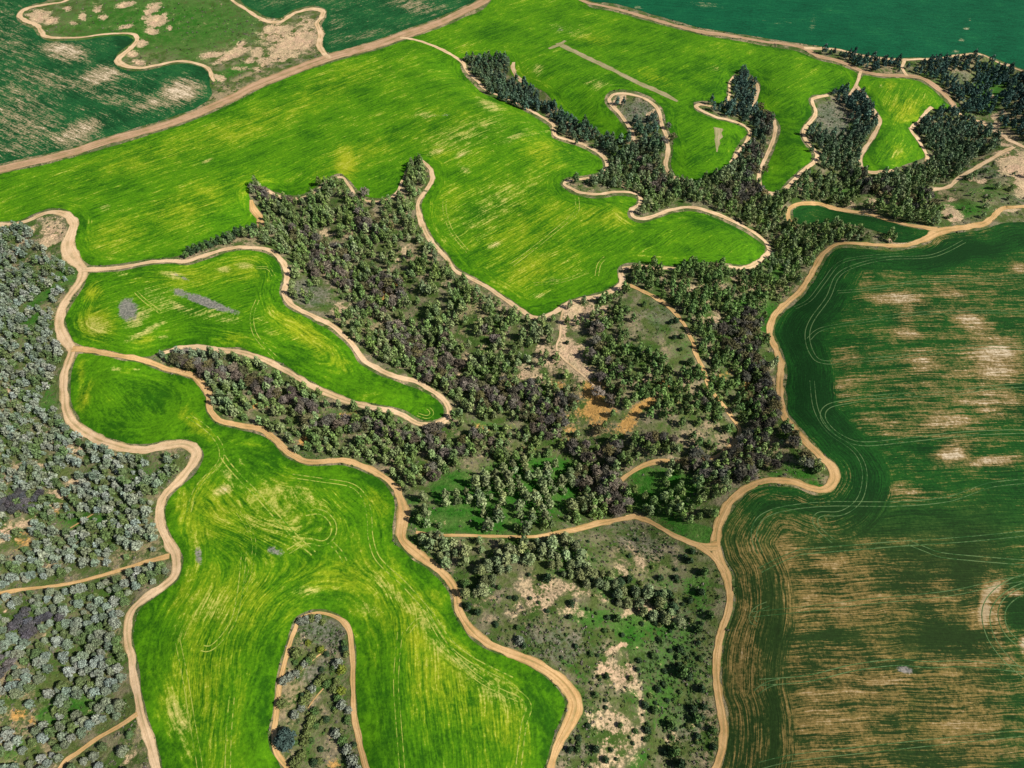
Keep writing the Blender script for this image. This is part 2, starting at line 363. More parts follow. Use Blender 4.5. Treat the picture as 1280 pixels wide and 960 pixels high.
# (name, material, label, outline, cell, headland m, row direction (two survey points), tint lists)
FIELDS = [
 ('main', 'crop_field', BRIGHT, 'large bright green crop field streaked yellow, widest field in the upper middle', F_MAIN, 2.0, 10, ((100,230),(420,110)),
   dict(yellow=[(432,205,13,20,0,.9),(445,192,60,14,-20,.35),(180,195,90,22,-18,.35),(300,160,90,18,-22,.4),(400,115,70,16,-22,.35),(240,255,80,20,-22,.45),(150,290,50,18,-15,.4),(640,285,85,60,-10,.38),(660,335,40,24,0,.5),(560,165,55,25,-10,.3),(680,190,30,20,0,.45),(740,50,24,8,10,.5),(820,100,32,10,20,.5),(760,270,50,14,0,.45),(545,190,20,8,0,.4),(890,90,40,14,0,.3),(570,265,30,30,0,.3)],
        tan=[(545,190,12,4,-15,.8),(578,192,10,4,-25,.8),(580,212,7,4,20,.7),(530,144,12,5,0,.6),(612,132,16,8,25,.7),(673,86,7,7,0,.7),(746,104,16,7,10,.8),(712,38,26,9,10,.5),(575,170,45,16,-10,.45),(610,262,60,22,-30,.42),(617,307,9,4,-20,.9),(692,350,8,3,0,.8),(675,370,9,3,0,.6),(892,86,9,4,-10,.7),(130,258,8,4,0,.7),(258,202,8,3,-30,.8),(610,155,20,8,-15,.4),(640,172,22,4,-25,.6),(715,150,8,3,0,.4),(880,147,5,2,0,.5)],
        grey=[(708,38,22,5,8,.42),(555,143,16,4,-5,.42)],
        deep=[(870,120,130,60,10,.3),(855,190,30,35,0,.35),(990,170,25,60,0,.35),(740,50,120,40,12,.16),(880,290,60,26,0,.2),(700,60,60,20,0,.1),(330,210,60,25,-10,.15)])),
 ('mid', 'crop_field', BRIGHT, 'green crop finger with two grey bare patches, ringed by ochre track', F_MID, 1.5, 16, ((100,400),(330,330)),
   dict(yellow=[(118,405,22,18,20,1.0),(113,365,14,14,0,.7),(300,338,50,14,0,.55),(230,345,60,12,0,.45),(380,415,40,14,38,.75),(180,425,12,8,0,.5),(290,425,18,9,10,.6),(420,450,30,10,30,.4),(310,395,60,16,15,.25)],
        tan=[(120,408,16,12,20,.75),(172,398,16,9,-40,.85),(185,412,28,4,-28,1.0),(232,388,24,6,12,.75),(222,383,12,5,25,1.0),(215,344,14,4,10,.9),(280,337,9,4,0,.9),(305,332,10,4,0,.9),(150,341,12,5,0,.8),(270,395,40,7,15,.6),(200,375,24,12,35,.45),(350,345,5,18,0,.5),(330,405,20,8,60,.4),(205,422,8,3,0,.7)],
        grey=[(160,387,12,14,-20,1.0),(256,377,42,5.5,19.5,1.0),(228,347,16,3,25,.6)],
        deep=[(300,380,40,25,20,.15),(480,490,60,14,20,.3),(200,410,60,14,10,.1)])),
 ('low', 'crop_field', BRIGHT, 'big curving lower field of bright green crop with swirling yellow streaks round a tree island', F_LOW, 1.5, 15, ((230,900),(330,600)),
   dict(yellow=[(104,500,8,26,15,.7),(100,465,8,16,0,.7),(245,532,24,10,40,.75),(262,640,50,45,0,.5),(330,650,80,60,0,.5),(300,760,90,60,0,.45),(250,850,50,90,0,.45),(420,720,80,30,0,.5),(510,770,60,50,30,.5),(560,850,80,60,40,.5),(630,900,50,50,0,.42),(470,620,16,40,-20,.45),(330,560,40,14,30,.35),(520,800,18,24,0,.7),(240,800,30,30,0,.3)],
        tan=[(280,612,12,6,-20,1.0),(345,645,55,40,30,.42),(370,620,30,16,20,.5),(330,600,50,8,40,.45),(290,600,30,6,45,.6),(222,790,10,20,0,.5),(260,760,28,22,0,.42),(390,740,50,6,10,.5),(345,660,25,12,0,.4),(143,461,8,4,0,.6),(172,461,6,3,0,.6),(540,790,10,40,-35,.6),(580,830,26,6,30,.8),(500,750,60,8,40,.5),(615,860,60,14,35,.45),(225,900,14,40,-10,.5),(460,760,18,8,30,.5)],
        grey=[(345,689,12,6,20,.75),(248,694,6,12,0,.7),(168,525,3,1.5,0,.4)],
        deep=[(170,505,55,40,10,.55),(325,880,14,80,5,.5),(490,880,20,90,0,.4),(440,600,60,10,10,.4),(680,880,18,50,0,.45),(520,710,14,26,-45,.5),(300,530,50,8,10,.3),(200,800,14,50,0,.3)])),
 ('east', 'crop_field', DARKC, 'large dark green field on the east side, its crop worn to bare tan stripes', F_EAST, 1.6, 26, ((985,470),(1280,462)),
   dict(yellow=[(1180,880,140,90,0,.35),(1110,305,60,8,0,.7)],
        tan=[(1125,373,36,9,3,.95),(1133,392,14,20,20,.7),(1187,366,22,8,5,.8),(1215,402,28,14,25,1.0),(1245,450,34,30,30,1.1),(1152,452,24,16,20,.8),(1135,417,18,10,0,.8),(1168,327,14,6,8,.9),(1275,335,14,7,0,.9),(1110,339,40,7,0,.5),(1200,298,70,8,-8,.5),(1190,566,22,14,-20,1.05),(1240,577,34,6,-3,1.1),(1180,528,40,16,0,.75),(1240,500,50,22,10,.7),(1125,617,44,12,0,.65),(1086,603,9,8,0,1.0),(1052,490,20,14,0,.6),(1100,530,50,20,0,.5),(1060,450,20,14,0,.5),(1062,600,30,22,0,.6),(985,625,60,8,5,.7),(1045,740,90,60,0,.62),(1180,740,90,22,0,.55),(1210,860,90,110,0,.60),(1060,870,100,100,0,.62),(980,700,20,50,0,.7),(940,700,22,90,0,.55),(930,830,22,120,0,.55),(1265,765,55,62,0,.4),(1231,758,8,28,5,1.7),(1243,735,18,8,-30,1.6),(1246,795,7,18,-35,1.0),(1268,743,14,4,0,1.7),(1284,805,10,14,-20,1.6),(1262,822,8,12,-40,.8),(1215,770,8,40,0,.7),(1110,850,40,9,-8,1.0),(1245,760,20,30,0,.95),(1157,860,8,6,0,.9),(1015,655,60,25,0,.4),(1195,400,90,90,0,.25),(1060,345,60,14,0,.35),(1170,480,90,60,0,.42)],
        grey=[(1133,838,12,5,10,.9)],
        deep=[(1010,400,20,70,25,.7),(1020,500,22,60,-15,.6),(1075,570,26,60,-25,.5),(1180,650,110,16,2,.45),(1195,320,70,9,-8,.5),(970,840,11,140,0,.45),(965,770,12,60,0,.4),(1190,800,60,20,5,.55),(1050,795,50,14,0,.35),(1205,715,16,40,0,.5),(1275,770,16,24,-20,.9),(1120,830,30,7,0,.5),(1245,860,30,30,40,.25),(1110,910,50,12,0,.3),(950,660,14,18,0,.4)])),
 ('small', 'crop_field', DARKC, 'narrow dark green field strip between woods, ending where two tracks meet', F_SMALL, 1.6, 8, ((1000,262),(1150,295)),
   dict(yellow=[], tan=[(1100,285,50,5,12,.3)], grey=[], deep=[(1080,280,100,20,10,.25)])),
 ('lobe', 'crop_field', BRIGHT, 'small waisted bright green field between two dark wood edges at the upper right', F_LOBE, 1.8, 8, ((1100,200),(1150,110)),
   dict(yellow=[(1132,138,22,16,0,.6),(1118,190,18,10,0,.4),(1112,108,8,8,0,.4)], tan=[(1120,192,8,3,-30,.5),(1101,108,4,4,0,.5)], grey=[], deep=[(1100,200,20,12,0,.2)])),
 ('northwest', 'crop_field', NWC, 'dark green field combed with short tan streaks in the upper left corner', F_NW, 2.5, 2, ((30,60),(90,85)),
   dict(yellow=[], tan=[(80,64,30,13,10,1.0),(125,95,30,12,-15,1.0),(60,100,60,14,10,.55),(100,105,40,8,20,.6),(225,115,26,16,-25,1.15),(185,132,30,8,-15,.8),(100,163,40,12,-25,1.0),(30,150,50,50,0,.55),(15,45,40,30,20,.4),(95,178,30,9,-10,.7),(150,120,60,20,10,.45),(20,185,30,12,0,.5),(110,135,16,4,0,.5)],
        grey=[], deep=[(120,140,60,12,10,.3),(160,60,16,20,0,.5),(235,88,40,8,10,.5),(50,45,20,8,0,.2)])),
 ('north', 'crop_field', NWC, 'dark green speckled field above the wide pinkish road near the top edge', F_N, 2.6, 4, ((420,60),(560,10)),
   dict(yellow=[], tan=[(520,8,30,9,10,.65),(420,30,12,14,0,.35),(450,45,50,4,-14,.4),(380,-5,60,10,0,.3)], grey=[], deep=[(480,25,60,14,0,.1)])),
 ('northeast', 'crop_field', TEAL, 'smooth deep blue-green crop field filling the upper right corner', F_NE, 3.0, 4, ((800,20),(1200,50)),
   dict(yellow=[(1015,30,6,14,10,.9)], tan=[(880,6,24,6,5,1.0),(797,10,6,2.5,0,1.6),(1016,30,4,13,10,.8),(1208,36,5,2,0,1.9),(1202,50,5,2,0,1.7),(1195,64,6,2,0,1.8),(1212,25,3,3,0,1.3),(970,27,30,4,0,.7)], grey=[], deep=[])),
]

# tramlines and wheel tracks: field -> list of (points, gauge m, line width m)
TRAMS = {
 'east': [([(1047,365),(1072,363),(1115,357),(1150,352),(1185,350),(1290,344)],2.4,.5),
  ([(1205,302),(1165,320),(1110,323),(1070,332),(1047,345),(1035,372),(1015,400),(1009,420),(1015,442),(1030,453),(1080,450),(1135,445),(1222,434),(1290,437)],2.6,.55),
  ([(1290,390),(1185,390),(1120,395),(1060,405),(1025,412),(1011,424)],2.4,.45),
  ([(1290,481),(1235,485),(1185,492),(1110,495),(1060,502),(1035,508),(1028,520),(1037,535),(1055,548),(1080,555),(1135,550),(1210,542),(1290,539)],2.6,.55),
  ([(1290,601),(1240,606),(1210,616),(1180,625),(1120,630),(1035,630),(985,635),(960,642),(947,652),(942,670),(950,692)],2.6,.5),
  ([(1015,476),(1020,512),(1037,540),(1067,562),(1080,585),(1079,612),(1070,630),(1050,642),(1023,643),(1020,657),(1042,677)],2.4,.45),
  ([(1290,666),(1210,674),(1135,679),(1060,685),(1000,690)],2.6,.5),
  ([(1135,678),(1160,688),(1185,695),(1290,704)],2.6,.5),
  ([(940,768),(1010,761),(1085,752),(1185,742),(1250,728),(1290,722)],2.4,.35),
  ([(950,853),(1010,848),(1065,835),(1120,828),(1160,831),(1210,830),(1290,838)],2.6,.5),
  ([(950,713),(975,700),(1000,690)],2.4,.45), ([(950,957),(995,947),(1100,935),(1290,915)],2.4,.35),
  ([(946,780),(938,775),(945,762),(960,755)],2.2,.4),([(945,866),(958,856),(975,852)],2.2,.4),
  ([(1290,720),(1262,730),(1240,748),(1232,770),(1240,800),(1262,828),(1290,850)],3.5,.5),
  ([(1290,735),(1268,744),(1254,758),(1252,775),(1262,795),(1290,815)],3.0,.5),
  ([(993,385),(1012,375),(1030,352),(1048,330),(1075,322),(1130,318)],2.4,.4)],
 'low': [([(365,595),(400,600),(440,607),(457,625),(462,650),(463,670),(470,695),(485,712),(505,730),(540,770),(560,800),(590,825),(640,850)],2.4,.6),
  ([(382,642),(402,640),(417,655),(415,672),(402,680),(385,676),(360,690)],2.6,.7),([(415,680),(425,690),(431,702)],2.2,.7),
  ([(235,520),(255,533),(270,548),(277,562),(275,578),(262,592),(245,612),(236,640)],2.4,.7),
  ([(277,568),(285,580),(300,597),(320,617),(345,645),(370,672),(392,692)],2.4,.8),
  ([(305,690),(300,740),(290,780),(265,810),(253,810)],2.4,.6),([(298,640),(318,680),(306,740)],1.8,.3),
  ([(222,800),(232,850),(240,900),(250,960),(252,1000)],2.2,.4),([(290,870),(286,920),(284,990)],2.2,.5),([(500,790),(495,850),(498,900),(505,990)],2.2,.4),
  ([(510,790),(520,777),(532,775),(535,787)],2.0,.5),([(640,862),(655,872),(662,885),(655,905),(648,960)],2.2,.6),([(530,760),(560,810),(600,850),(650,875)],2.0,.5)],
 'main': [([(640,331),(660,316),(690,292),(718,268),(722,258),(721,247)],2.8,.7),([(595,301),(625,282)],1.6,.8),([(746,345),(749,330),(757,322)],2.4,.6),
  ([(556,250),(556,265),(565,290),(585,315)],2.4,.6),([(667,355),(700,352),(735,340)],2.4,.5),([(655,170),(690,163)],1.6,.8)],
 'mid': [([(345,448),(320,420),(315,395),(322,375)],2.2,.6),([(535,510),(541,516),(535,522),(522,518)],2.0,.5),([(170,365),(180,375),(200,390)],2.0,.7),([(320,335),(335,335),(342,345)],2.0,.5)],
}

# dirt roads and tracks: (name, material, label, survey points, width m (number or per-point list))
ROADS = [
 ('dirt_road', PINK, 'wide pinkish dirt road running diagonally across the upper left', [(-200,258),(0,212),(92,190),(125,179),(187,162),(225,150),(262,135),(295,120),(320,107),(370,87),(412,72),(470,56),(510,42),(545,30),(580,14),(607,0),(645,-28),(720,-70)], [15,15,15,15,15,15,16,16,18,20,20,20,22,18,17,16,15,15]),
 ('dirt_road', PINK, 'pinkish dirt road along the edge of the blue-green corner field', [(712,-20),(725,0),(770,11),(815,24),(852,34),(877,40),(915,45),(960,53),(975,54),(1005,60),(1022,70),(1047,76),(1067,84),(1080,90),(1105,94),(1130,95),(1150,97),(1165,105),(1180,117),(1190,128),(1194,138)], [6,7,8,8,8,12,9,7,8,9,10,9,8,8,8,8,9,9,9,9,10]),
 ('dirt_track', SAND, 'sandy track leaving the upper right fields between woods toward the right edge', [(1194,134),(1202,145),(1213,150),(1225,152),(1247,165),(1265,177),(1280,184),(1360,225)], [9,4,3,6,7,7,7,7]),
 ('dirt_track', SAND, 'thin pale track between blue-green field and dark roadside trees', [(1005,60),(1025,61),(1047,62),(1080,70),(1110,74),(1130,75),(1150,74),(1172,74),(1200,69),(1225,68),(1250,79),(1290,93)], [8,9,5,3,6,7,5,5,4,2.5,2.5,2.5]),
 ('dirt_track', SAND, 'short link track joining two roads through trees at upper right', [(1131,75),(1127,84),(1134,95)], 4.5),
 ('dirt_track', SAND, 'short grassy link track from road down to a wood tip', [(1076,89),(1073,99),(1067,112),(1060,122)], 4.5),
 ('dirt_track', SAND, 'track hugging the left side of the wood with the grey scrub slope', [(1035,119),(1024,121),(1015,124),(1018,135),(1019,145),(1010,155),(1004,165),(1007,175),(1016,185),(1022,195),(1018,203),(1008,210),(995,222),(982,236)], 5.5),
 ('dirt_track', SAND, 'track along the right side of the wood with the grey scrub slope', [(1070,108),(1078,116),(1085,125),(1090,136),(1100,150),(1097,160),(1087,178),(1077,192),(1075,207),(1085,215),(1107,215),(1118,213)], 5.5),
 ('dirt_track', SAND, 'shaded track west of the dark wood block at upper right', [(1165,134),(1158,140),(1149,152),(1138,162),(1146,172),(1152,182),(1160,197),(1158,204)], 5.5),
 ('dirt_track', SAND, 'curved sandy track rising to the pinkish bare slope on the right edge', [(1150,238),(1165,237),(1185,234),(1200,222),(1220,210),(1240,198),(1255,189),(1268,184)], [4,6,6,6,6,6,7,6]),
 ('dirt_road', SAND, 'broad pale sandy road winding down the left side of the fields', [(-200,298),(0,281),(20,280),(37,275),(55,267),(72,265),(85,270),(92,280),(89,292),(84,306),(89,319),(98,330),(104,338),(100,352),(90,365),(80,380),(75,395),(75,412),(82,425),(90,437),(86,450),(81,465),(80,480),(81,495),(82,512),(90,527),(105,540),(125,551),(145,557),(165,562),(185,562),(212,557),(230,555),(242,560),(246,570),(237,585),(225,600),(212,612),(202,627),(199,642),(202,660),(210,677),(219,692),(221,707),(219,720),(205,732),(185,745),(167,760),(160,777),(159,797),(164,820),(167,845),(172,870),(177,895),(185,920),(192,945),(196,960),(205,985),(215,1060),(222,1150)],
   [5,5,5,5,5,6.5,8,8.5,9,13,14,10,9,8,7.5,7.5,8,9,8.5,8,7.5,7,6.5,6.5,7,7.5,7.5,7.5,7,7,7,7,7,8,8,7.5,6.5,6,6,6,6,6,6.5,6,5.5,5.5,5,5,5,5,5,5,5,5,5,4.8,4.5,4.5,4.5,4.5]),
 ('dirt_track', SAND, 'pale track looping round the grey-patched green field finger', [(104,337),(130,336),(155,334),(185,328),(215,326),(232,327),(255,320),(280,312),(300,309),(320,310),(335,312),(347,320),(356,332),(359,347),(355,365),(360,377),(375,387),(395,397),(415,407),(430,420),(442,432),(452,447),(470,460),(495,471),(520,477),(537,487),(552,497),(561,510),(560,522),(550,529),(532,531),(517,527),(505,519),(490,514),(470,510),(450,506),(430,500),(415,494),(395,485),(377,475),(355,462),(335,452),(320,446),(300,440),(275,438),(245,434),(222,436),(205,441)],
   [7,5,4.5,4.5,4.5,4.5,5,5,5,5,5,5,5,4.5,5,5,4.8,4.8,4.8,4.8,4.8,4.8,4.8,4.8,4.8,4.8,5,5,5,4.8,4.8,5,4.5,4.5,4.5,4.5,4.5,4.5,4.5,4.5,4.5,4.5,4.5,4.5,4.5,4,4,3.5]),
 ('dirt_road', ORANGE, 'ochre road winding from the left junction along the lower field edge', [(90,437),(100,437),(125,440),(150,445),(175,449),(195,456),(212,462),(230,466),(245,472),(255,483),(261,495),(262,510),(272,524),(295,531),(320,535),(335,542),(350,555),(367,570),(385,577),(410,577),(432,576),(452,582),(470,590),(485,600),(496,612),(502,627),(505,642),(502,660),(502,675),(515,687),(532,700),(550,714),(562,727),(570,742),(572,757),(580,775),(592,790),(610,804),(640,817),(662,825),(682,836),(700,849),(713,864),(720,880),(716,897),(707,915),(697,932),(691,950),(687,975),(684,1050),(680,1150)],
   [6,5,4.5,4.5,4.5,4.5,5,5,5,5.5,5.5,5,5,4.8,4.8,4.8,4.8,5,5,4.8,4.8,4.8,5,5,5.5,6,8,6.5,6,5.5,5.5,5.5,5.2,5.2,5.2,5,5,5,5.2,5.4,5.8,6.5,7.5,8,7.5,6,4.5,4.2,4,4,4]),
 ('dirt_road', ORANGE, 'ochre road curving along the west edge of the dark worn field', [(1500,238),(1280,258),(1260,259),(1247,264),(1240,274),(1225,281),(1200,285),(1175,289),(1155,299),(1135,306),(1110,307),(1080,305),(1060,304),(1042,307),(1027,320),(1015,340),(1002,362),(985,377),(970,392),(962,410),(964,425),(971,440),(977,460),(975,480),(976,500),(980,520),(992,537),(1010,555),(1025,570),(1040,585),(1043,600),(1032,611),(1015,611),(990,602),(970,600),(958,601),(935,610),(917,622),(905,640),(897,660),(895,680),(900,700),(907,716),(913,740),(910,765),(902,790),(896,815),(895,840),(897,865),(902,890),(905,915),(902,940),(894,962),(885,985),(875,1050),(865,1150)],
   [6,6,6,6,6,7,7,9,7,5.5,5,5,5,5,5,5,5,5,5,5,5,5,5,5,5,5.5,5.5,5.5,6,6.5,7,6,5.5,5.5,5.5,5.5,5.5,5.5,5.5,5.5,6,5.5,5,4.8,4.6,4.6,4.6,4.6,4.6,4.4,4.4,4.4,4.2,4,4,4]),
 ('dirt_track', ORANGE, 'ochre track round the small dark green strip between woods', [(996,286),(990,280),(985,272),(986,261),(1000,255),(1025,255),(1047,262),(1085,267),(1110,275),(1140,282),(1172,287)], [3,4,5,5,5,6,6,5,5,5,6]),
 ('dirt_track', ORANGE, 'yellowish track crossing the middle valley to the eastern road junction', [(897,683),(880,683),(860,677),(835,665),(812,652),(797,646),(790,645),(770,650),(747,655),(725,661),(702,665),(670,671),(640,671),(595,670),(550,669),(520,665)], [7,5,3.8,3.6,3.6,5,5,4,6,5,3.6,2.4,2,2,2,2]),
 ('dirt_track', ORANGE, 'short cut-off track beside the eastern road junction', [(872,682),(882,688),(895,700),(905,716)], 3.5),
 ('dirt_track', ORANGE, 'short curved track crossing bright grass in the middle valley', [(777,600),(790,590),(807,581),(825,576),(840,577),(862,576),(885,573),(897,570),(915,556),(923,547),(925,537),(917,525),(907,510),(892,492),(885,480),(880,465),(871,445),(867,430),(862,420),(857,408),(847,395),(835,382),(815,370),(795,360),(780,354)],
   [3,3.5,3.5,3.5,2.4,2,2.5,3,3.5,3,3,3.5,3.5,3.5,4,4,4,3.6,3.2,3.2,3.6,3.8,4,4,4.5]),
 ('dirt_track', SAND, 'track tracing the wood edge south of the central yellow-green lobe', [(532,240),(522,255),(525,272),(532,290),(540,302),(560,325),(570,339),(602,355),(640,380),(655,390),(670,398),(692,391),(705,382),(725,375),(750,370),(768,362),(778,354),(776,341)], [5,5,5,5,4.5,4,4,4,4,4,4,4,5,5,5,6,7,4.5]),
 ('dirt_track', SAND, 'looped track capping the small wooded point that juts into the upper field', [(442,241),(435,230),(427,221),(415,225),(400,235),(385,245),(365,249),(347,245),(330,236)], 4.0),
 ('dirt_track', SAND, 'curved track under the round green bay of the upper field', [(442,241),(455,250),(475,252),(490,247),(498,238),(503,225)], 4.0),
 ('dirt_track', SAND, 'short broad track along the east side of the small round wood tip', [(525,199),(535,207),(541,222),(533,238)], [3,5,6,5]),
 ('dirt_track', ORANGE, 'short ochre track at the dark western wood tip', [(314,250),(317,262),(325,272),(326,285)], [3,6,8,5]),
 ('dirt_track', SAND, 'pale track from the pinkish road down the west side of the upper wood tongue', [(500,47),(515,49),(532,54),(552,62),(570,72),(580,80),(582,87),(595,100),(607,112),(625,120),(640,126),(657,135),(677,146),(692,156),(693,169),(710,175),(727,180),(745,189),(756,197),(759,210),(750,219),(727,224),(710,226),(704,230),(715,236),(722,240),(745,243),(770,240),(790,241),(801,247),(800,255),(790,262),(790,270),(802,274),(820,269),(840,262),(860,259),(880,262),(902,270),(927,282),(947,294),(960,306),(962,315),(957,320),(945,330),(930,335),(910,333)],
   [6,6,6,6,6,6,6,6,6,5,5,5,5,6,6,5,5,6,6,6,5,5,4,4,5,5,5,5,6,5,5,5,5,5,5,5,5,5,5,5,5,5,5,5,4,3]),
 ('dirt_track', SAND, 'short track behind the trees on the south edge of the central field', [(845,336),(820,335),(800,333),(778,336)], 4),
 ('dirt_track', SAND, 'short spur track at the top of the upper wood tongue', [(642,78),(641,86),(645,95),(655,103)], 6),
 ('dirt_track', SAND, 'hairpin track round the grey scrub bowl in the upper field', [(792,176),(790,165),(782,152),(775,142),(765,132),(761,125),(765,119),(780,117),(800,121),(815,129),(824,140),(827,155),(834,172),(835,190),(832,207),(840,220),(855,228)], 5.5),
 ('dirt_track', SAND, 'pale track along the notch of the upper right field beside dense trees', [(895,135),(875,130),(869,133),(880,140),(897,147),(915,151),(932,158),(938,167),(934,176),(927,185),(920,195),(914,204)], 5.5),
 ('dirt_track', SAND, 'track on the east side of the narrow tree fin', [(940,99),(946,105),(947,115),(942,130),(943,138)], 5.5),
 ('dirt_track', SAND, 'short track on the west side of the narrow tree fin', [(917,96),(912,103),(912,118),(908,130)], 3.5),
 ('dirt_track', SAND, 'pale track west of the long green lobe in the upper right', [(968,150),(969,165),(964,182),(957,197),(949,217),(949,230),(955,239),(967,243)], 5.5),
 ('dirt_track', ORANGE, 'ochre track up the left side of the lower tree island', [(395,1100),(372,990),(360,960),(352,952),(344,937),(342,920),(345,895),(348,870),(350,852),(356,827),(363,803),(370,785),(371,777)], [3,3,3,3.2,3,2.6,2.8,2.6,2.8,3.2,2.8,2.6,2]),
 ('dirt_track', ORANGE, 'ochre rutted track down the right side of the lower tree island', [(376,771),(388,767),(402,766),(417,770),(430,778),(437,790),(440,807),(441,832),(441,857),(442,882),(444,905),(449,925),(454,945),(458,962),(466,990),(476,1100)], [1,1.2,1.6,2,3,3.4,3,2.8,2.8,2.8,2.8,3,3,3,3,3]),
 ('dirt_track', ORANGE, 'yellow twin-rut track crossing the left plantation to the pale road', [(-120,766),(0,742),(30,737),(55,734),(85,730),(130,719),(160,710),(185,702),(212,695)], [2.6,2.6,2.2,2.2,2.2,2.4,2.6,3,3.6]),
 ('dirt_track', ORANGE, 'ochre track meeting the pale road near the bottom left corner', [(20,1060),(75,960),(92,945),(112,930),(127,920),(150,907),(172,892)], [2.6,2.6,2.6,2.6,2.6,2.8,3.4]),
 ('dirt_track', SAND, 'looping pale track round the eroded scrub at the upper left', [(140,-28),(85,0),(70,4),(45,8),(27,14),(24,20),(32,26),(47,32),(52,41),(62,47),(100,47),(130,43),(162,42),(172,47),(167,57),(155,67),(147,75),(155,82),(175,85),(200,81),(220,77),(240,78),(260,85),(264,95),(268,102)], [5,6,7,9,9,8,8,8,8,7,5,5,6,7,8,10,11,9,7,7,6,6,6,6,3]),
 ('dirt_track', SAND, 'pale track skirting the eroded gully above the wide pinkish road', [(262,-28),(290,0),(305,10),(320,20),(335,27),(352,27),(367,17),(392,11),(405,15),(402,22),(396,30),(401,42),(399,57),(407,69),(414,73)], [5,5,6,7,8,8,8,10,10,8,8,9,9,8,7]),
 ('dirt_track', BARESOIL, 'dead-straight pale strip left bare inside the upper bright field', [(697,54),(700,56),(715,63),(740,75),(765,87),(790,100),(815,111),(835,120),(847,127)], [11,12,10,10,10,10,9.5,9,4]),
 ('dirt_track', BARESOIL, 'short cross strip at the head of the straight pale strip', [(686,61),(697,57),(707,51)], [6,8,5]),
 ('dirt_track', BARESOIL, 'tapering pale wedge of bare soil in the upper right field', [(898,160),(898,168),(897,176),(896,190)], [12,11,7,2]),
 ('dirt_track', SAND, 'thin walking trail winding down the bare eroded slope in the middle', [(705,385),(701,400),(700,420),(695,435),(703,447),(715,458),(730,470),(745,485)], 1.6),
 ('dirt_track', ORANGE, 'thin yellow trail across the lower tree island', [(408,812),(395,822),(380,835),(368,848)], .9),
 ('dirt_track', ORANGE, 'second thin trail across the lower tree island, nearer the bottom', [(405,860),(396,870),(385,885)], .8),
 ('dirt_track', ORANGE, 'thin bright trail inside the left plantation above the twin-rut track', [(88,660),(97,655),(108,648),(119,641)], 1.3),
]

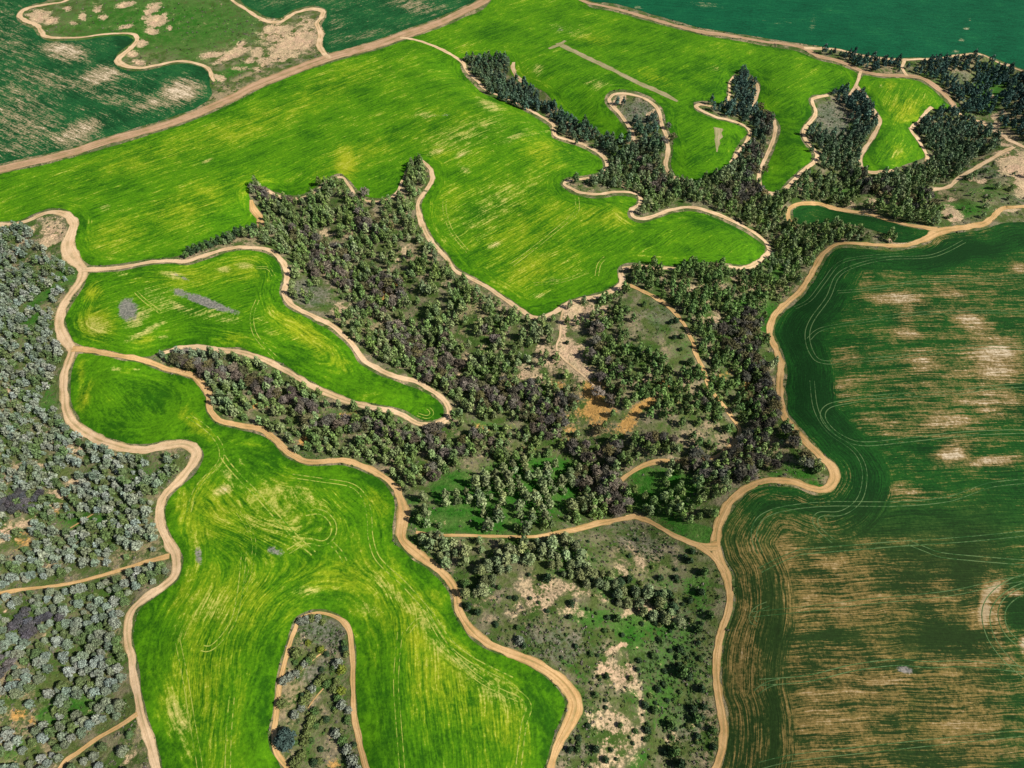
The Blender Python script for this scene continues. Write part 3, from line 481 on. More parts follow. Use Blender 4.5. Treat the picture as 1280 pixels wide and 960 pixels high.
G_TAN = [(690,445,26,14,20,.85),(672,470,22,8,20,.6),(730,395,26,12,-10,.75),(620,468,14,6,20,.45),(560,352,14,5,-30,.4),(520,362,14,5,-30,.45),(660,500,20,6,10,.4),(48,20,15,8,-10,.9),(64,25,9,5,-10,1.0),(85,10,6,4,0,.8),(103,20,5,6,0,.8),(122,10,7,7,-40,.7),(128,20,7,4,0,.7),(92,28,6,3,0,.8),(157,5,14,4,-15,.8),(158,32,10,3,-20,.8),(188,12,14,6,-45,.9),(196,25,14,8,-20,1.0),(190,38,8,5,0,.9),(212,34,4,3,0,.9),(177,53,8,5,-10,1.0),(165,67,7,4,0,.9),(175,78,12,3,15,.9),(265,68,16,4,-8,.9),(290,68,24,5,-22,.95),(300,58,10,5,-45,.9),(312,75,6,4,0,.9),(322,65,8,9,0,.7),(345,40,22,18,10,.75),(375,50,30,14,-15,.95),(360,55,30,12,-25,.8),(345,72,34,6,-10,.7),(385,30,14,10,0,.6),(330,80,10,4,-30,.8),(300,85,12,3,0,.6),(275,97,10,4,20,.9),(320,85,8,3,0,.6),
  (66,290,17,18,20,.75),(58,300,10,20,30,.7),(35,292,14,5,-40,.8),(18,310,18,5,-50,.7),(10,322,10,4,0,.7),
  (98,562,10,6,0,.7),(42,580,20,6,0,.55),(30,570,10,5,0,.6),(95,602,12,9,0,.8),(75,620,18,7,20,.8),(70,632,12,6,0,.8),(20,658,26,6,-20,.85),(0,668,20,12,0,.85),(8,490,12,5,-20,.7),(40,455,12,4,-20,.6),(35,515,16,3,-50,.6),(0,600,14,6,0,.6),(22,893,12,8,-20,.0),(5,762,6,4,0,.8),(50,790,6,4,0,.7),(160,950,16,5,-40,.7),
  (1268,205,20,14,0,1.0),(1285,225,20,18,20,1.0),(1243,176,6,2,10,1.1),(1255,180,12,2,15,1.1),(1255,190,12,3,0,1.0),(1247,155,5,5,40,1.1),(1244,145,5,4,0,1.0),(1254,139,5,3,0,1.0),(1228,151,4,2,0,1.0),(1190,268,14,8,30,1.0),(1188,249,8,3,0,1.0),(1142,268,3,7,10,.9),(1100,256,4,3,0,.9),(1063,254,6,3,0,.9),(1090,250,14,3,0,.5),(1120,301,14,4,10,.9),(1214,223,4,3,0,.9),(1228,226,8,3,-10,.9),(1240,120,3,3,0,.9),(1262,80,7,3,10,.9),(1260,262,20,3,0,.6),
  (776,124,12,5,-25,.9),(768,131,5,7,0,.8),(815,140,12,3,-20,.8),(1090,210,8,3,0,.3),
  (724,388,26,8,-5,.9),(712,398,12,10,0,.85),(704,415,5,20,-10,.95),(755,386,9,6,0,.9),(715,440,22,14,40,.95),(728,462,20,12,30,.9),(695,445,12,10,0,.6),(655,470,14,8,0,.8),(660,465,20,14,0,.5),(808,475,6,4,0,.9),(775,435,8,5,0,.7),(770,443,12,4,0,.5),
  (890,400,14,6,0,.8),(870,360,10,6,0,.55),(905,408,8,5,0,.6),(500,318,18,8,-30,.55),(408,290,12,5,0,.6),(475,278,8,3,0,.7),(425,385,14,7,-10,.7),(497,455,5,6,-20,.7),(583,455,10,26,30,.55),(600,435,10,10,0,.5),
  (690,735,52,13,5,.62),(675,745,28,22,0,.7),(648,760,22,14,0,.45),(705,760,28,12,20,.5),(745,745,30,4,25,.7),(800,758,22,8,10,.75),(785,765,14,4,-30,.7),(835,770,22,3,10,.7),(778,805,6,3,-10,1.2),(765,812,14,4,-30,.9),(757,835,16,12,0,.8),(775,845,22,16,30,.75),(790,840,5,30,-20,.8),(770,905,32,26,20,.6),(775,925,34,24,0,.62),(765,950,30,20,0,.5),(802,890,2.5,34,-5,.6),(840,930,16,18,0,.55),(720,960,12,10,0,.5),(712,830,10,6,0,.0),(780,720,8,20,-30,.5),(800,700,5,26,-35,.7),(525,735,5,5,0,0)]
G_OCHRE = [(905,470,10,8,0,.5),(750,520,24,16,0,.6),(700,480,20,10,20,.6),(830,478,12,8,0,.6),(485,368,7,7,0,.9),(480,372,6,4,0,.9),(494,353,6,4,0,.9),(740,485,12,16,-10,.9),(745,505,16,24,10,.95),(735,515,20,14,0,.7),(380,551,5,5,0,1.0),(528,588,6,10,20,.8),(535,578,7,5,0,.7),(315,507,8,4,0,.7),(320,505,14,8,0,.5),(635,488,18,8,0,.6),(23,893,12,9,-20,.9),(38,900,4,14,-20,.8),(70,635,8,10,0,.6),(905,365,10,4,0,.4),(800,510,20,6,-30,.9),(785,528,14,14,0,.7),(850,500,6,4,0,.8),(715,550,14,8,0,.5),(935,480,7,14,-20,.8),(605,535,26,6,0,.45),(435,518,12,4,0,.8),(420,955,10,4,0,.9),(20,670,20,16,0,.5),(720,535,30,6,0,.4),(660,560,20,4,0,.6),(330,278,5,6,0,.8),(1258,199,10,6,-30,.8),(700,620,0.1,0.1)]
G_GREEN = [(845,830,56,120,10,.55),(150,650,70,60,0,.45),(90,800,80,60,0,.4),(40,420,50,60,0,.4),(565,610,26,16,-20,1.5),(555,650,40,16,0,1.3),(600,640,44,26,0,1.5),(680,590,60,20,0,1.1),(650,625,60,35,0,1.2),(705,610,24,30,20,.9),(520,625,20,7,-10,.7),(830,615,40,24,0,1.5),(800,590,14,6,-20,1.0),(870,665,40,12,10,.95),(840,650,30,10,20,.8),(885,675,12,12,0,.9),(1000,590,26,9,15,.95),(1020,606,18,4,20,.9),(970,592,14,5,0,.8),(945,608,30,4,-20,.8),(825,400,45,36,30,.35),(855,440,20,30,20,.5),(590,410,12,24,0,.55),(960,400,14,34,15,.85),(930,380,20,12,0,.7),(975,340,30,18,-40,.7),(1140,262,14,18,0,.7),(1200,262,50,12,0,.8),(1230,240,60,20,0,.45),(1240,110,30,40,20,.75),(1175,95,40,10,10,.5),(1060,240,40,14,0,.6),(200,30,150,44,0,.85),(330,10,30,10,0,.6),(240,65,40,24,0,.6),(290,90,40,8,-20,.8),
  (55,370,46,10,-35,.75),(85,345,24,20,0,.7),(40,400,30,14,-20,.7),(60,495,16,30,0,.6),(110,650,46,14,0,.75),(90,880,40,20,-20,.8),(60,895,14,12,0,1.1),(115,885,24,8,0,.9),(140,740,20,8,0,.6),(135,700,30,8,0,.3),(120,770,20,60,0,.3),(25,800,20,20,0,.4),(20,935,30,14,-30,.6),(110,590,40,14,0,.4),(175,590,40,30,0,.5),(30,760,30,12,0,.6),
  (400,855,30,10,-30,.6),(385,930,20,30,0,.5),(360,820,10,14,0,.5),(395,800,10,6,0,.5),(430,840,8,18,0,.5),
  (735,770,40,14,10,.8),(790,790,30,26,30,.85),(820,790,40,20,0,.7),(770,750,60,14,20,.6),(710,700,60,30,0,.6),(830,870,20,60,10,.6),(870,740,24,30,0,.7),(820,720,50,20,30,.45),(720,880,8,30,0,.7),(800,950,30,12,-40,.7),(715,835,30,6,35,.7),(600,735,22,6,0,.6),(690,770,30,10,0,.3),(790,870,10,40,0,.5),(480,500,0.1,0.1),(345,440,0.1,0.1),(430,520,30,8,15,.6),(540,540,10,5,0,.8),(610,530,40,8,10,.6),(510,520,20,6,0,.5),(385,365,30,12,20,.3),(1190,430,.1,.1)]
G_GREY = [(800,140,26,16,10,.9),(1042,150,22,28,-20,1.0),(1200,98,18,10,0,.7),(1240,215,50,14,0,.5),(1270,250,40,10,0,.5),(230,20,100,26,0,.45),(160,30,60,12,0,.45),(300,30,50,20,0,.55),(66,290,15,14,20,.5),(405,790,32,20,20,.9),(395,840,26,14,-30,.7),(420,880,12,14,0,.6),(840,800,50,90,0,.6),(710,810,60,30,0,.55),(860,900,40,50,0,.55),(800,680,50,20,30,.5),(825,395,34,26,0,.55),(385,365,36,22,20,.75),(395,370,22,10,20,.6),(150,345,.1,.1),(690,800,60,20,0,.5),(720,940,30,30,0,.5),(210,640,10,60,0,.3),(190,715,22,4,-15,.8)]

# woods: (name used in labels, outline, spacing m, share kept, row direction, scatter, crown radius, height)
W_UP = [(-80,292),(10,288),(40,282),(46,300),(70,326),(92,338),(96,352),(85,370),(70,392),(66,415),(78,432),(80,445),(74,462),(72,500),(74,515),(83,530),(103,548),(150,569),(200,572),(232,564),(236,577),(220,594),(205,610),(195,628),(191,645),(196,665),(205,682),(200,692),(120,712),(60,724),(0,732),(-80,745)]
W_LO = [(-80,757),(85,738),(130,728),(212,702),(214,712),(198,727),(178,740),(158,758),(152,778),(152,800),(158,822),(162,848),(167,868),(168,886),(125,910),(90,936),(55,975),(20,1060),(-80,1060)]
W_CO = [(130,927),(172,905),(180,925),(188,950),(192,985),(80,1030),(95,955)]
CENTRAL = [(232,326),(300,300),(325,290),(312,240),(330,232),(345,243),(400,228),(427,220),(445,245),(478,256),(500,235),(508,212),(527,197),(535,235),(530,290),(568,343),(640,384),(670,402),(708,385),(775,362),(776,335),(800,328),(860,322),(910,325),(935,335),(960,322),(970,305),(1000,300),(1040,303),(1022,318),(1010,338),(998,358),(980,375),(962,392),(955,410),(958,428),(965,445),(970,465),(968,500),(972,520),(985,535),(1003,555),(1020,572),(1030,587),(1010,592),(975,582),(940,602),(912,615),(898,635),(888,656),(872,662),(835,652),(800,640),(770,645),(700,658),(660,666),(560,664),(512,650),(508,618),(480,585),(440,574),(385,574),(345,545),(300,527),(270,518),(266,490),(235,464),(188,446),(215,438),(250,440),(300,447),(330,460),(375,484),(410,500),(450,512),(505,522),(520,536),(560,536),(572,515),(555,492),(500,465),(455,435),(420,405),(365,370),(370,335),(345,310),(300,300),(240,322)]
UPPER = [(578,74),(600,70),(640,76),(655,103),(705,147),(777,175),(795,172),(790,150),(770,130),(800,125),(825,160),(832,210),(860,232),(915,208),(935,175),(930,155),(868,130),(905,132),(912,100),(930,88),(945,105),(943,140),(966,155),(960,190),(945,225),(962,248),(1015,205),(1000,165),(1014,150),(1018,124),(1045,112),(1070,110),(1100,150),(1070,208),(1085,222),(1110,218),(1150,210),(1158,200),(1140,162),(1165,131),(1192,140),(1250,178),(1240,198),(1180,232),(1160,245),(1168,285),(1130,278),(1060,262),(1000,252),(985,262),(992,284),(1040,283),(1112,294),(1118,304),(1060,302),(960,310),(945,290),(900,264),(860,254),(800,272),(800,245),(715,230),(712,225),(752,222),(760,200),(697,170),(690,155),(600,110)]
NEAST = [(1022,66),(1050,67),(1078,73),(1110,78),(1130,79),(1170,77),(1200,72),(1228,72),(1260,82),(1320,96),(1420,130),(1420,230),(1330,205),(1280,176),(1230,150),(1200,138),(1192,122),(1170,102),(1135,94),(1080,90),(1045,76)]
RSLOPE = [(1165,245),(1215,215),(1260,200),(1300,240),(1290,255),(1245,262),(1220,278),(1175,285)]
GROVE = [(530,622),(575,595),(690,580),(735,600),(745,640),(690,655),(660,666),(555,664),(525,655)]
SOUTH = [(515,668),(700,674),(740,690),(800,718),(845,750),(855,782),(835,790),(800,770),(760,752),(738,748),(715,725),(690,712),(650,712),(610,735),(600,745),(590,752),(575,738),(562,722),(532,698)]
WOODS = [
 ('upper left plantation', W_UP, 3.75, .95, ((0,355),(75,318)), .28, 2.05, 5.8),
 ('lower left plantation', W_LO, 3.8, .94, ((0,800),(75,755)), .28, 2.08, 6.0),
 ('bottom left corner copse', W_CO, 5.0, .7, ((75,960),(170,900)), .3, 2.2, 5.2),
 ('valley grove', GROVE, 5.6, .80, ((560,600),(575,660)), .15, 2.6, 9.5),
 ('southern copse', SOUTH, 4.6, .92, ((560,690),(700,680)), .25, 2.6, 8.0),
 ('central wood', CENTRAL, 4.5, .88, ((560,330),(700,460)), .28, 2.15, 8.0),
 ('upper wood', UPPER, 4.7, .98, ((600,90),(760,200)), .3, 2.4, 8.2),
 ('north-east wood', NEAST, 4.9, .92, ((1040,70),(1240,100)), .3, 2.4, 7.8),
 ('right-hand slope', RSLOPE, 8, .35, ((1165,245),(1260,200)), .4, 2.2, 5.0),
]
CLEAR = [(822,405,34,26,35,1),(585,642,10,14,0,.8),(640,640,8,16,0,.7),(555,640,12,14,0,.7),(690,470,18,8,20,.7),(660,440,22,8,30,.55),(715,500,14,10,0,.5),(560,350,16,6,-30,.5),(620,470,16,7,20,.6),(540,500,24,6,10,.5),(465,330,18,6,30,.5),(520,360,16,6,-30,.6),(900,470,12,10,0,.5),(830,480,14,8,0,.5),(770,520,16,8,0,.5),(860,520,12,8,20,.4),(52,374,46,4,-36,1),(88,348,9,16,0,.7),(62,385,22,8,-30,.6),(42,405,16,6,-30,.6),(20,658,30,7,-15,1),(75,622,16,6,10,.9),(98,562,10,5,0,1),(95,602,12,7,0,.9),(25,682,22,14,0,.8),(108,652,34,7,-12,.95),(58,505,8,25,20,.8),(12,766,20,8,0,.9),(85,818,34,8,-25,.85),(55,862,34,10,-30,.85),(62,893,14,14,0,1),(28,905,24,18,0,1),(20,948,40,9,-20,.9),(108,888,22,7,0,.9),(142,744,10,8,0,.9),(160,870,8,24,0,.9),(35,320,40,4,-42,.9),(66,290,20,16,0,1),(50,310,10,24,30,.7),(70,840,20,6,-30,.8),(40,440,10,5,0,.5),(140,680,14,4,-20,.6),
  (150,945,24,16,-10,.75),(175,940,10,24,0,.8),(45,456,14,4,-20,.8),(5,485,14,6,0,.7),(75,470,8,24,0,.5),(25,580,40,4,-10,.7),(150,700,60,8,-14,.8),
  (395,362,36,16,28,.93),(410,385,22,12,30,.85),(430,385,16,8,0,.8),(372,350,12,8,0,.4),(508,318,20,8,-30,.9),(483,371,10,7,0,1),(410,290,12,5,0,.7),(418,255,14,8,-50,.8),(428,248,8,12,20,.8),(590,405,12,22,15,.9),(582,450,7,30,30,.9),(600,438,8,14,0,.6),(480,276,10,3,0,.6),(590,418,22,6,0,.4),(510,395,26,5,-20,.6),(475,275,10,3,0,.7),
  (825,392,30,20,30,1),(835,420,28,24,20,1),(800,388,16,26,0,.95),(855,450,18,20,20,.95),(790,425,12,12,0,.7),(728,388,32,8,-20,.93),(706,405,13,18,0,.95),(712,440,24,20,30,.92),(735,465,16,14,20,.85),(690,455,20,10,0,.7),(745,495,14,28,-12,.97),(730,520,18,10,0,.7),(655,470,22,12,0,.6),(890,400,16,7,0,.85),(905,362,16,10,20,.8),(870,355,12,6,0,.5),(800,510,20,6,-30,.9),(788,528,16,14,0,.85),(850,500,8,5,0,.8),(808,475,7,4,0,.8),
  (740,552,10,14,0,.7),(715,540,6,8,0,.7),(890,545,14,9,0,.9),(912,545,6,20,20,.4),(805,592,34,8,-20,.95),(815,612,20,14,0,.85),(800,630,14,6,0,.8),(870,662,34,9,10,.92),(845,655,30,6,15,.6),(600,578,26,7,0,.95),(610,530,34,7,5,.92),(540,540,12,6,0,.7),(525,622,16,7,-20,1),(552,611,18,9,-40,1),(533,582,8,9,20,.95),(425,518,34,9,10,.92),(330,520,22,8,20,.6),(380,551,8,6,0,.8),(300,500,24,6,20,.6),(340,470,8,3,0,.4),(690,592,30,7,10,.7),(705,640,20,12,0,.6),(700,578,30,5,0,.7),(590,640,9,13,0,.8),(560,652,16,7,0,.8),(935,570,6,6,0,.4),(600,510,6,6,0,.3),(650,560,8,4,0,.5),(640,430,10,5,0,.5),(560,395,14,5,-10,.6),(530,400,14,5,0,.6),
  (1000,588,24,6,15,1),(960,592,20,6,0,.9),(940,604,34,4,-25,.95),(960,400,10,30,15,.6),
  (800,138,26,16,10,.93),(812,158,14,14,20,.6),(1040,148,24,26,-25,1),(1030,130,14,10,20,.9),(1052,168,16,14,-20,.8),(1200,98,16,9,0,.95),(1242,118,8,18,10,.8),(1250,145,16,9,20,.85),(1225,150,18,6,10,.7),(1210,118,6,10,0,.5),(1262,100,12,4,0,.5),(1060,77,10,3,10,.7),(1108,89,12,3,0,.8),(1140,84,8,5,0,.6),(1220,208,14,8,0,.8),(1232,178,18,5,15,.85),(1220,195,6,5,0,.5),(1062,240,14,4,0,.7),(1090,250,24,5,0,.85),(1142,266,5,10,10,.95),(1115,262,10,6,0,.6),(1030,254,24,4,0,.8),(1155,215,4,4,0,.5),(1020,205,6,6,0,.3),(1175,232,18,5,-20,.7),
  (680,735,45,16,0,.95),(650,715,14,6,0,.5),(720,705,12,8,10,.6),(770,715,40,10,28,.8),(760,700,50,10,25,.85),(820,735,20,20,30,.6),(700,690,10,6,0,.5),(745,742,12,5,0,.8),(800,755,20,5,20,.6)]
BARE = [(325,240,18,9,10,.95),(345,255,12,8,0,.7),(372,292,12,10,0,.8),(412,325,22,26,30,.85),(437,352,12,12,0,.9),(448,245,12,8,0,.8),(455,280,16,10,0,.6),(350,250,14,10,0,.6),(490,300,20,12,0,.35),(482,365,30,16,30,.6),(482,402,26,14,35,.85),(520,440,30,12,30,.8),(548,465,30,20,20,.9),(560,430,16,10,0,.6),(615,425,16,10,20,.6),(610,495,36,16,10,.9),(650,500,30,22,20,.85),(690,530,34,24,30,.85),(700,510,20,20,0,.7),(740,560,36,26,20,.85),(745,600,26,20,0,.8),(770,630,20,18,0,.95),(760,590,20,30,0,.9),(710,570,16,10,0,.6),(820,555,20,8,0,.7),(885,585,30,14,10,.8),(930,580,30,16,0,.8),(945,550,24,24,0,.7),(930,430,26,34,20,.8),(945,470,20,30,0,.75),(960,510,16,20,0,.85),(985,545,14,20,-35,.95),(1005,570,14,14,-35,.8),(905,410,14,10,0,.6),(885,500,14,10,0,.3),(745,430,14,24,0,.8),(760,480,12,26,0,.7),(690,500,14,10,0,.4),
  (235,455,22,9,25,.9),(270,468,18,9,20,.85),(320,480,30,10,25,.7),(370,505,36,12,25,.7),(400,525,34,10,10,.7),(450,535,36,9,5,.9),(500,545,36,10,8,.9),(550,550,26,16,30,.85),(560,575,12,18,0,.9),(545,590,10,8,0,.7),(600,555,26,12,0,.6),(580,545,20,10,0,.6),
  (240,437,10,6,0,.7),(950,200,16,40,20,.6),(930,245,30,12,0,.55),(955,150,10,10,0,.6),(1090,240,30,10,0,.4),(1075,225,16,10,0,.4),(1150,255,16,10,0,.3),(820,235,16,8,0,.35),(800,210,14,10,0,.3),(830,175,14,16,0,.4)]
DARKCLUMP = [(30,628,40,12,-12,1),(35,780,22,18,0,1),(75,775,14,10,0,.8),(5,830,12,16,0,1),(100,665,10,6,0,.3)]
SILVER = [(120,470,200,260,0,1)]

# single trees that stand out: x, y, crown radius in m, kind, tint key, label
SINGLES = [
 (359,923,5.0,'broadleaf_tree','blue','big dark blue-green round tree at the left edge of the lower tree island'),
 (371,817,3.0,'bush','olive','broad olive bush touching the ochre track on the upper left of the island'),
 (386,803,1.8,'bush','yellow','small round yellow-green bush alone near the top of the lower tree island'),
 (353,880,2.7,'bush','olive','round grey-olive bush bulging over the ochre track halfway up the island'),
 (369,893,2.3,'bush','silver','pale silvery bush directly above the big dark blue-green tree'),
 (409,899,1.8,'bush','dark','small dark bush alone in the middle of the lower tree island'),
 (402,812,2.0,'bush','yellow','yellow-green bush at the upper end of the thin trail on the island'),
 (400,951,1.5,'bush','olive','tiny bush in the grass at the very bottom of the island'),
 (393,953,1.9,'bush','dark','dark small bush in the grass at the very bottom of the island'),
 (650,800,2.4,'bush','silver','round grey bush beside the ochre road below the pinkish bare slope'),
 (805,379,1.8,'pine_tree','green','lone small pine in the middle of the green valley clearing'),
 (862,453,2.6,'pine_tree','green','taller pine at the lower right corner of the valley clearing'),
]
SINGLE_ROWS = [ # x, y, radius m, tint
 (377,777,1.9,'silver'),(384,774,1.8,'silver'),(391,773,1.9,'olive'),(398,772,1.8,'silver'),(404,776,1.4,'olive'),(431,811,1.7,'dark'),(433,818,1.5,'olive'),(423,829,2.2,'silver'),(428,836,2.0,'yellow'),(391,820,1.7,'olive'),(386,826,1.8,'green'),(381,831,1.8,'silver'),(376,836,1.7,'olive'),(370,842,1.8,'silver'),(363,846,1.9,'silver'),(355,851,2.0,'silver'),(404,848,2.0,'olive'),(409,855,1.8,'green'),(397,854,1.9,'olive'),(391,861,1.9,'silver'),(386,869,1.8,'olive'),(380,877,2.0,'olive'),(378,885,1.7,'silver'),(419,862,2.0,'olive'),(427,864,2.0,'yellow'),(423,872,1.9,'green'),(428,881,2.1,'silver'),(394,890,1.8,'green'),(390,898,1.9,'olive'),(387,907,2.0,'olive'),(384,917,2.0,'olive'),(381,928,1.9,'olive'),(434,901,1.5,'green'),(421,917,2.0,'silver'),(428,926,2.0,'green'),(434,937,2.1,'silver'),(441,950,2.3,'silver'),(370,955,2.4,'olive'),(378,944,2.0,'olive'),(421,851,1.4,'olive'),(436,887,1.6,'silver'),(446,962,2.1,'silver')]
SCRUB_TREES = [(645,746,1.6),(684,722,2.6),(714,753,2.2),(737,724,2.6),(760,726,2.8),(774,729,2.8),(785,724,2.4),(771,742,2.2),(794,742,2.0),(810,741,2.6),(822,743,2.6),(835,742,2.4),(828,757,2.8),(841,760,2.8),(771,772,2.2),(842,780,3.0),(873,786,2.4),(852,840,3.4),(870,897,3.0),(744,867,1.8),(758,844,1.5),(818,887,2.0),(757,948,1.8),(722,935,1.8),(745,935,2.0),(819,777,1.5),(582,730,2.6),(590,740,2.4),(585,757,2.0),(597,765,2.0),(601,731,2.2),(655,805,1.6),(712,770,1.5),(860,845,2.4),(866,885,2.2),(850,810,2.0),(816,818,2.0),(877,860,2.0),(822,860,1.8),(838,905,2.4),(842,940,3.0),(850,955,2.6),(775,905,1.4),(888,770,2.0),(876,740,2.2),(880,715,2.4),(862,700,1.8),(691,446,1.6),(681,452,1.4),(704,470,2.0),(709,427,1.5),(845,400,2.4),(838,402,1.8),(852,420,2.2),(842,421,1.6),(851,436,1.6),(872,460,2.2),(1018,588,2.4),(660,690,2.6),(712,936,1.6),(735,905,1.4)]

# ------------------------------------------------------------------ build the fields
def grid_patch(outline_pts, cell, fringe=0.5):
    lx, ly = trace(outline_pts, True, 5.0)
    # resample and roughen the outline a little
    n = len(lx)
    wob = noise2(lx, ly, 9, 21, 2) * fringe
    tx = np.roll(lx, -1) - np.roll(lx, 1); ty = np.roll(ly, -1) - np.roll(ly, 1)
    L = np.hypot(tx, ty) + 1e-6
    lx = lx - ty / L * wob; ly = ly + tx / L * wob
    x0, x1, y0, y1 = lx.min() - cell, lx.max() + cell, ly.min() - cell, ly.max() + cell
    gx = np.arange(x0, x1 + cell, cell); gy = np.arange(y0, y1 + cell, cell)
    cx, cy = np.meshgrid(gx[:-1] + cell / 2, gy[:-1] + cell / 2, indexing='ij')
    ins = inside(cx.ravel(), cy.ravel(), lx, ly).reshape(cx.shape)
    ii, jj = np.nonzero(ins)
    nyv = len(gy)
    q = np.stack([ii * nyv + jj, (ii + 1) * nyv + jj, (ii + 1) * nyv + jj + 1, ii * nyv + jj + 1], 1)
    used, inv = np.unique(q, return_inverse=True); q = inv.reshape(q.shape)
    vx = gx[used // nyv]; vy = gy[used % nyv]
    cnt = np.bincount(q.ravel(), minlength=len(used))
    border = cnt < 4
    d, qx, qy = seg_dist(vx, vy, lx, ly, True)
    vx = np.where(border, qx, vx); vy = np.where(border, qy, vy); d = np.where(border, 0, d)
    return vx, vy, q, d, lx, ly

def ribbon(xs, ys, width, lift, wob=0.0, seed=0):
    """strip following a ground line: returns verts, quads, across, along"""
    seg = np.hypot(np.diff(xs), np.diff(ys)); s = np.append(0, np.cumsum(seg))
    n = max(2, int(s[-1] / 1.3))
    t = np.linspace(0, s[-1], n)
    x = np.interp(t, s, xs); y = np.interp(t, s, ys); w = np.interp(t, s, width)
    k = 5
    for _ in range(2):
        if n > 6:
            x[1:-1] = (x[:-2] + 2 * x[1:-1] + x[2:]) / 4; y[1:-1] = (y[:-2] + 2 * y[1:-1] + y[2:]) / 4
    dx = np.gradient(x); dy = np.gradient(y); L = np.hypot(dx, dy) + 1e-9
    nx, ny = -dy / L, dx / L
    rows = []; ac = []
    m = 7 if wob > 0 else 2
    for i in range(m):
        a = -1 + 2 * i / (m - 1)
        ww = w / 2 + (noise2(t + 1000 * (a > 0), t * 0, 5.5, seed + 5, 3) * wob * 1.5 * np.minimum(1, w / 5) if abs(a) == 1 else 0)
        px = x + nx * a * ww; py = y + ny * a * ww
        rows.append((px, py)); ac.append(np.full(n, a))
    X = np.concatenate([r[0] for r in rows]); Y = np.concatenate([r[1] for r in rows])
    Z = height(X, Y) + lift
    idx = np.arange(n - 1)
    Q = np.concatenate([np.stack([j * n + idx, j * n + idx + 1, (j + 1) * n + idx + 1, (j + 1) * n + idx], 1)[:, ::-1] for j in range(m - 1)])
    return np.stack([X, Y, Z], 1), Q, np.concatenate(ac), np.tile(t, m)

TRACKM = M('pale_green_wheel_lines', 0.9, 0.1)
_n = TRACKM.noise(TRACKM.pos(), 0.6, 4.0)
_c = TRACKM.mix((_n * .5 + TRACKM.noise(TRACKM.pos(), 0.05, 3.0) * .5).step(0.42, 0.56), (0.022, 0.080, 0.020), (0.11, 0.175, 0.065)); TRACKM.color(_c); TRACKM = TRACKM.m
TRACKB = M('straw_wheel_lines', 0.9, 0.1)
_n = TRACKB.noise(TRACKB.pos(), 0.5, 4.0)
_c = TRACKB.mix((_n * .6 + TRACKB.noise(TRACKB.pos(), 0.06, 3.0) * .4).step(0.42, 0.58), (0.06, 0.20, 0.004), (0.38, 0.40, 0.075)); TRACKB.color(_c); TRACKB = TRACKB.m

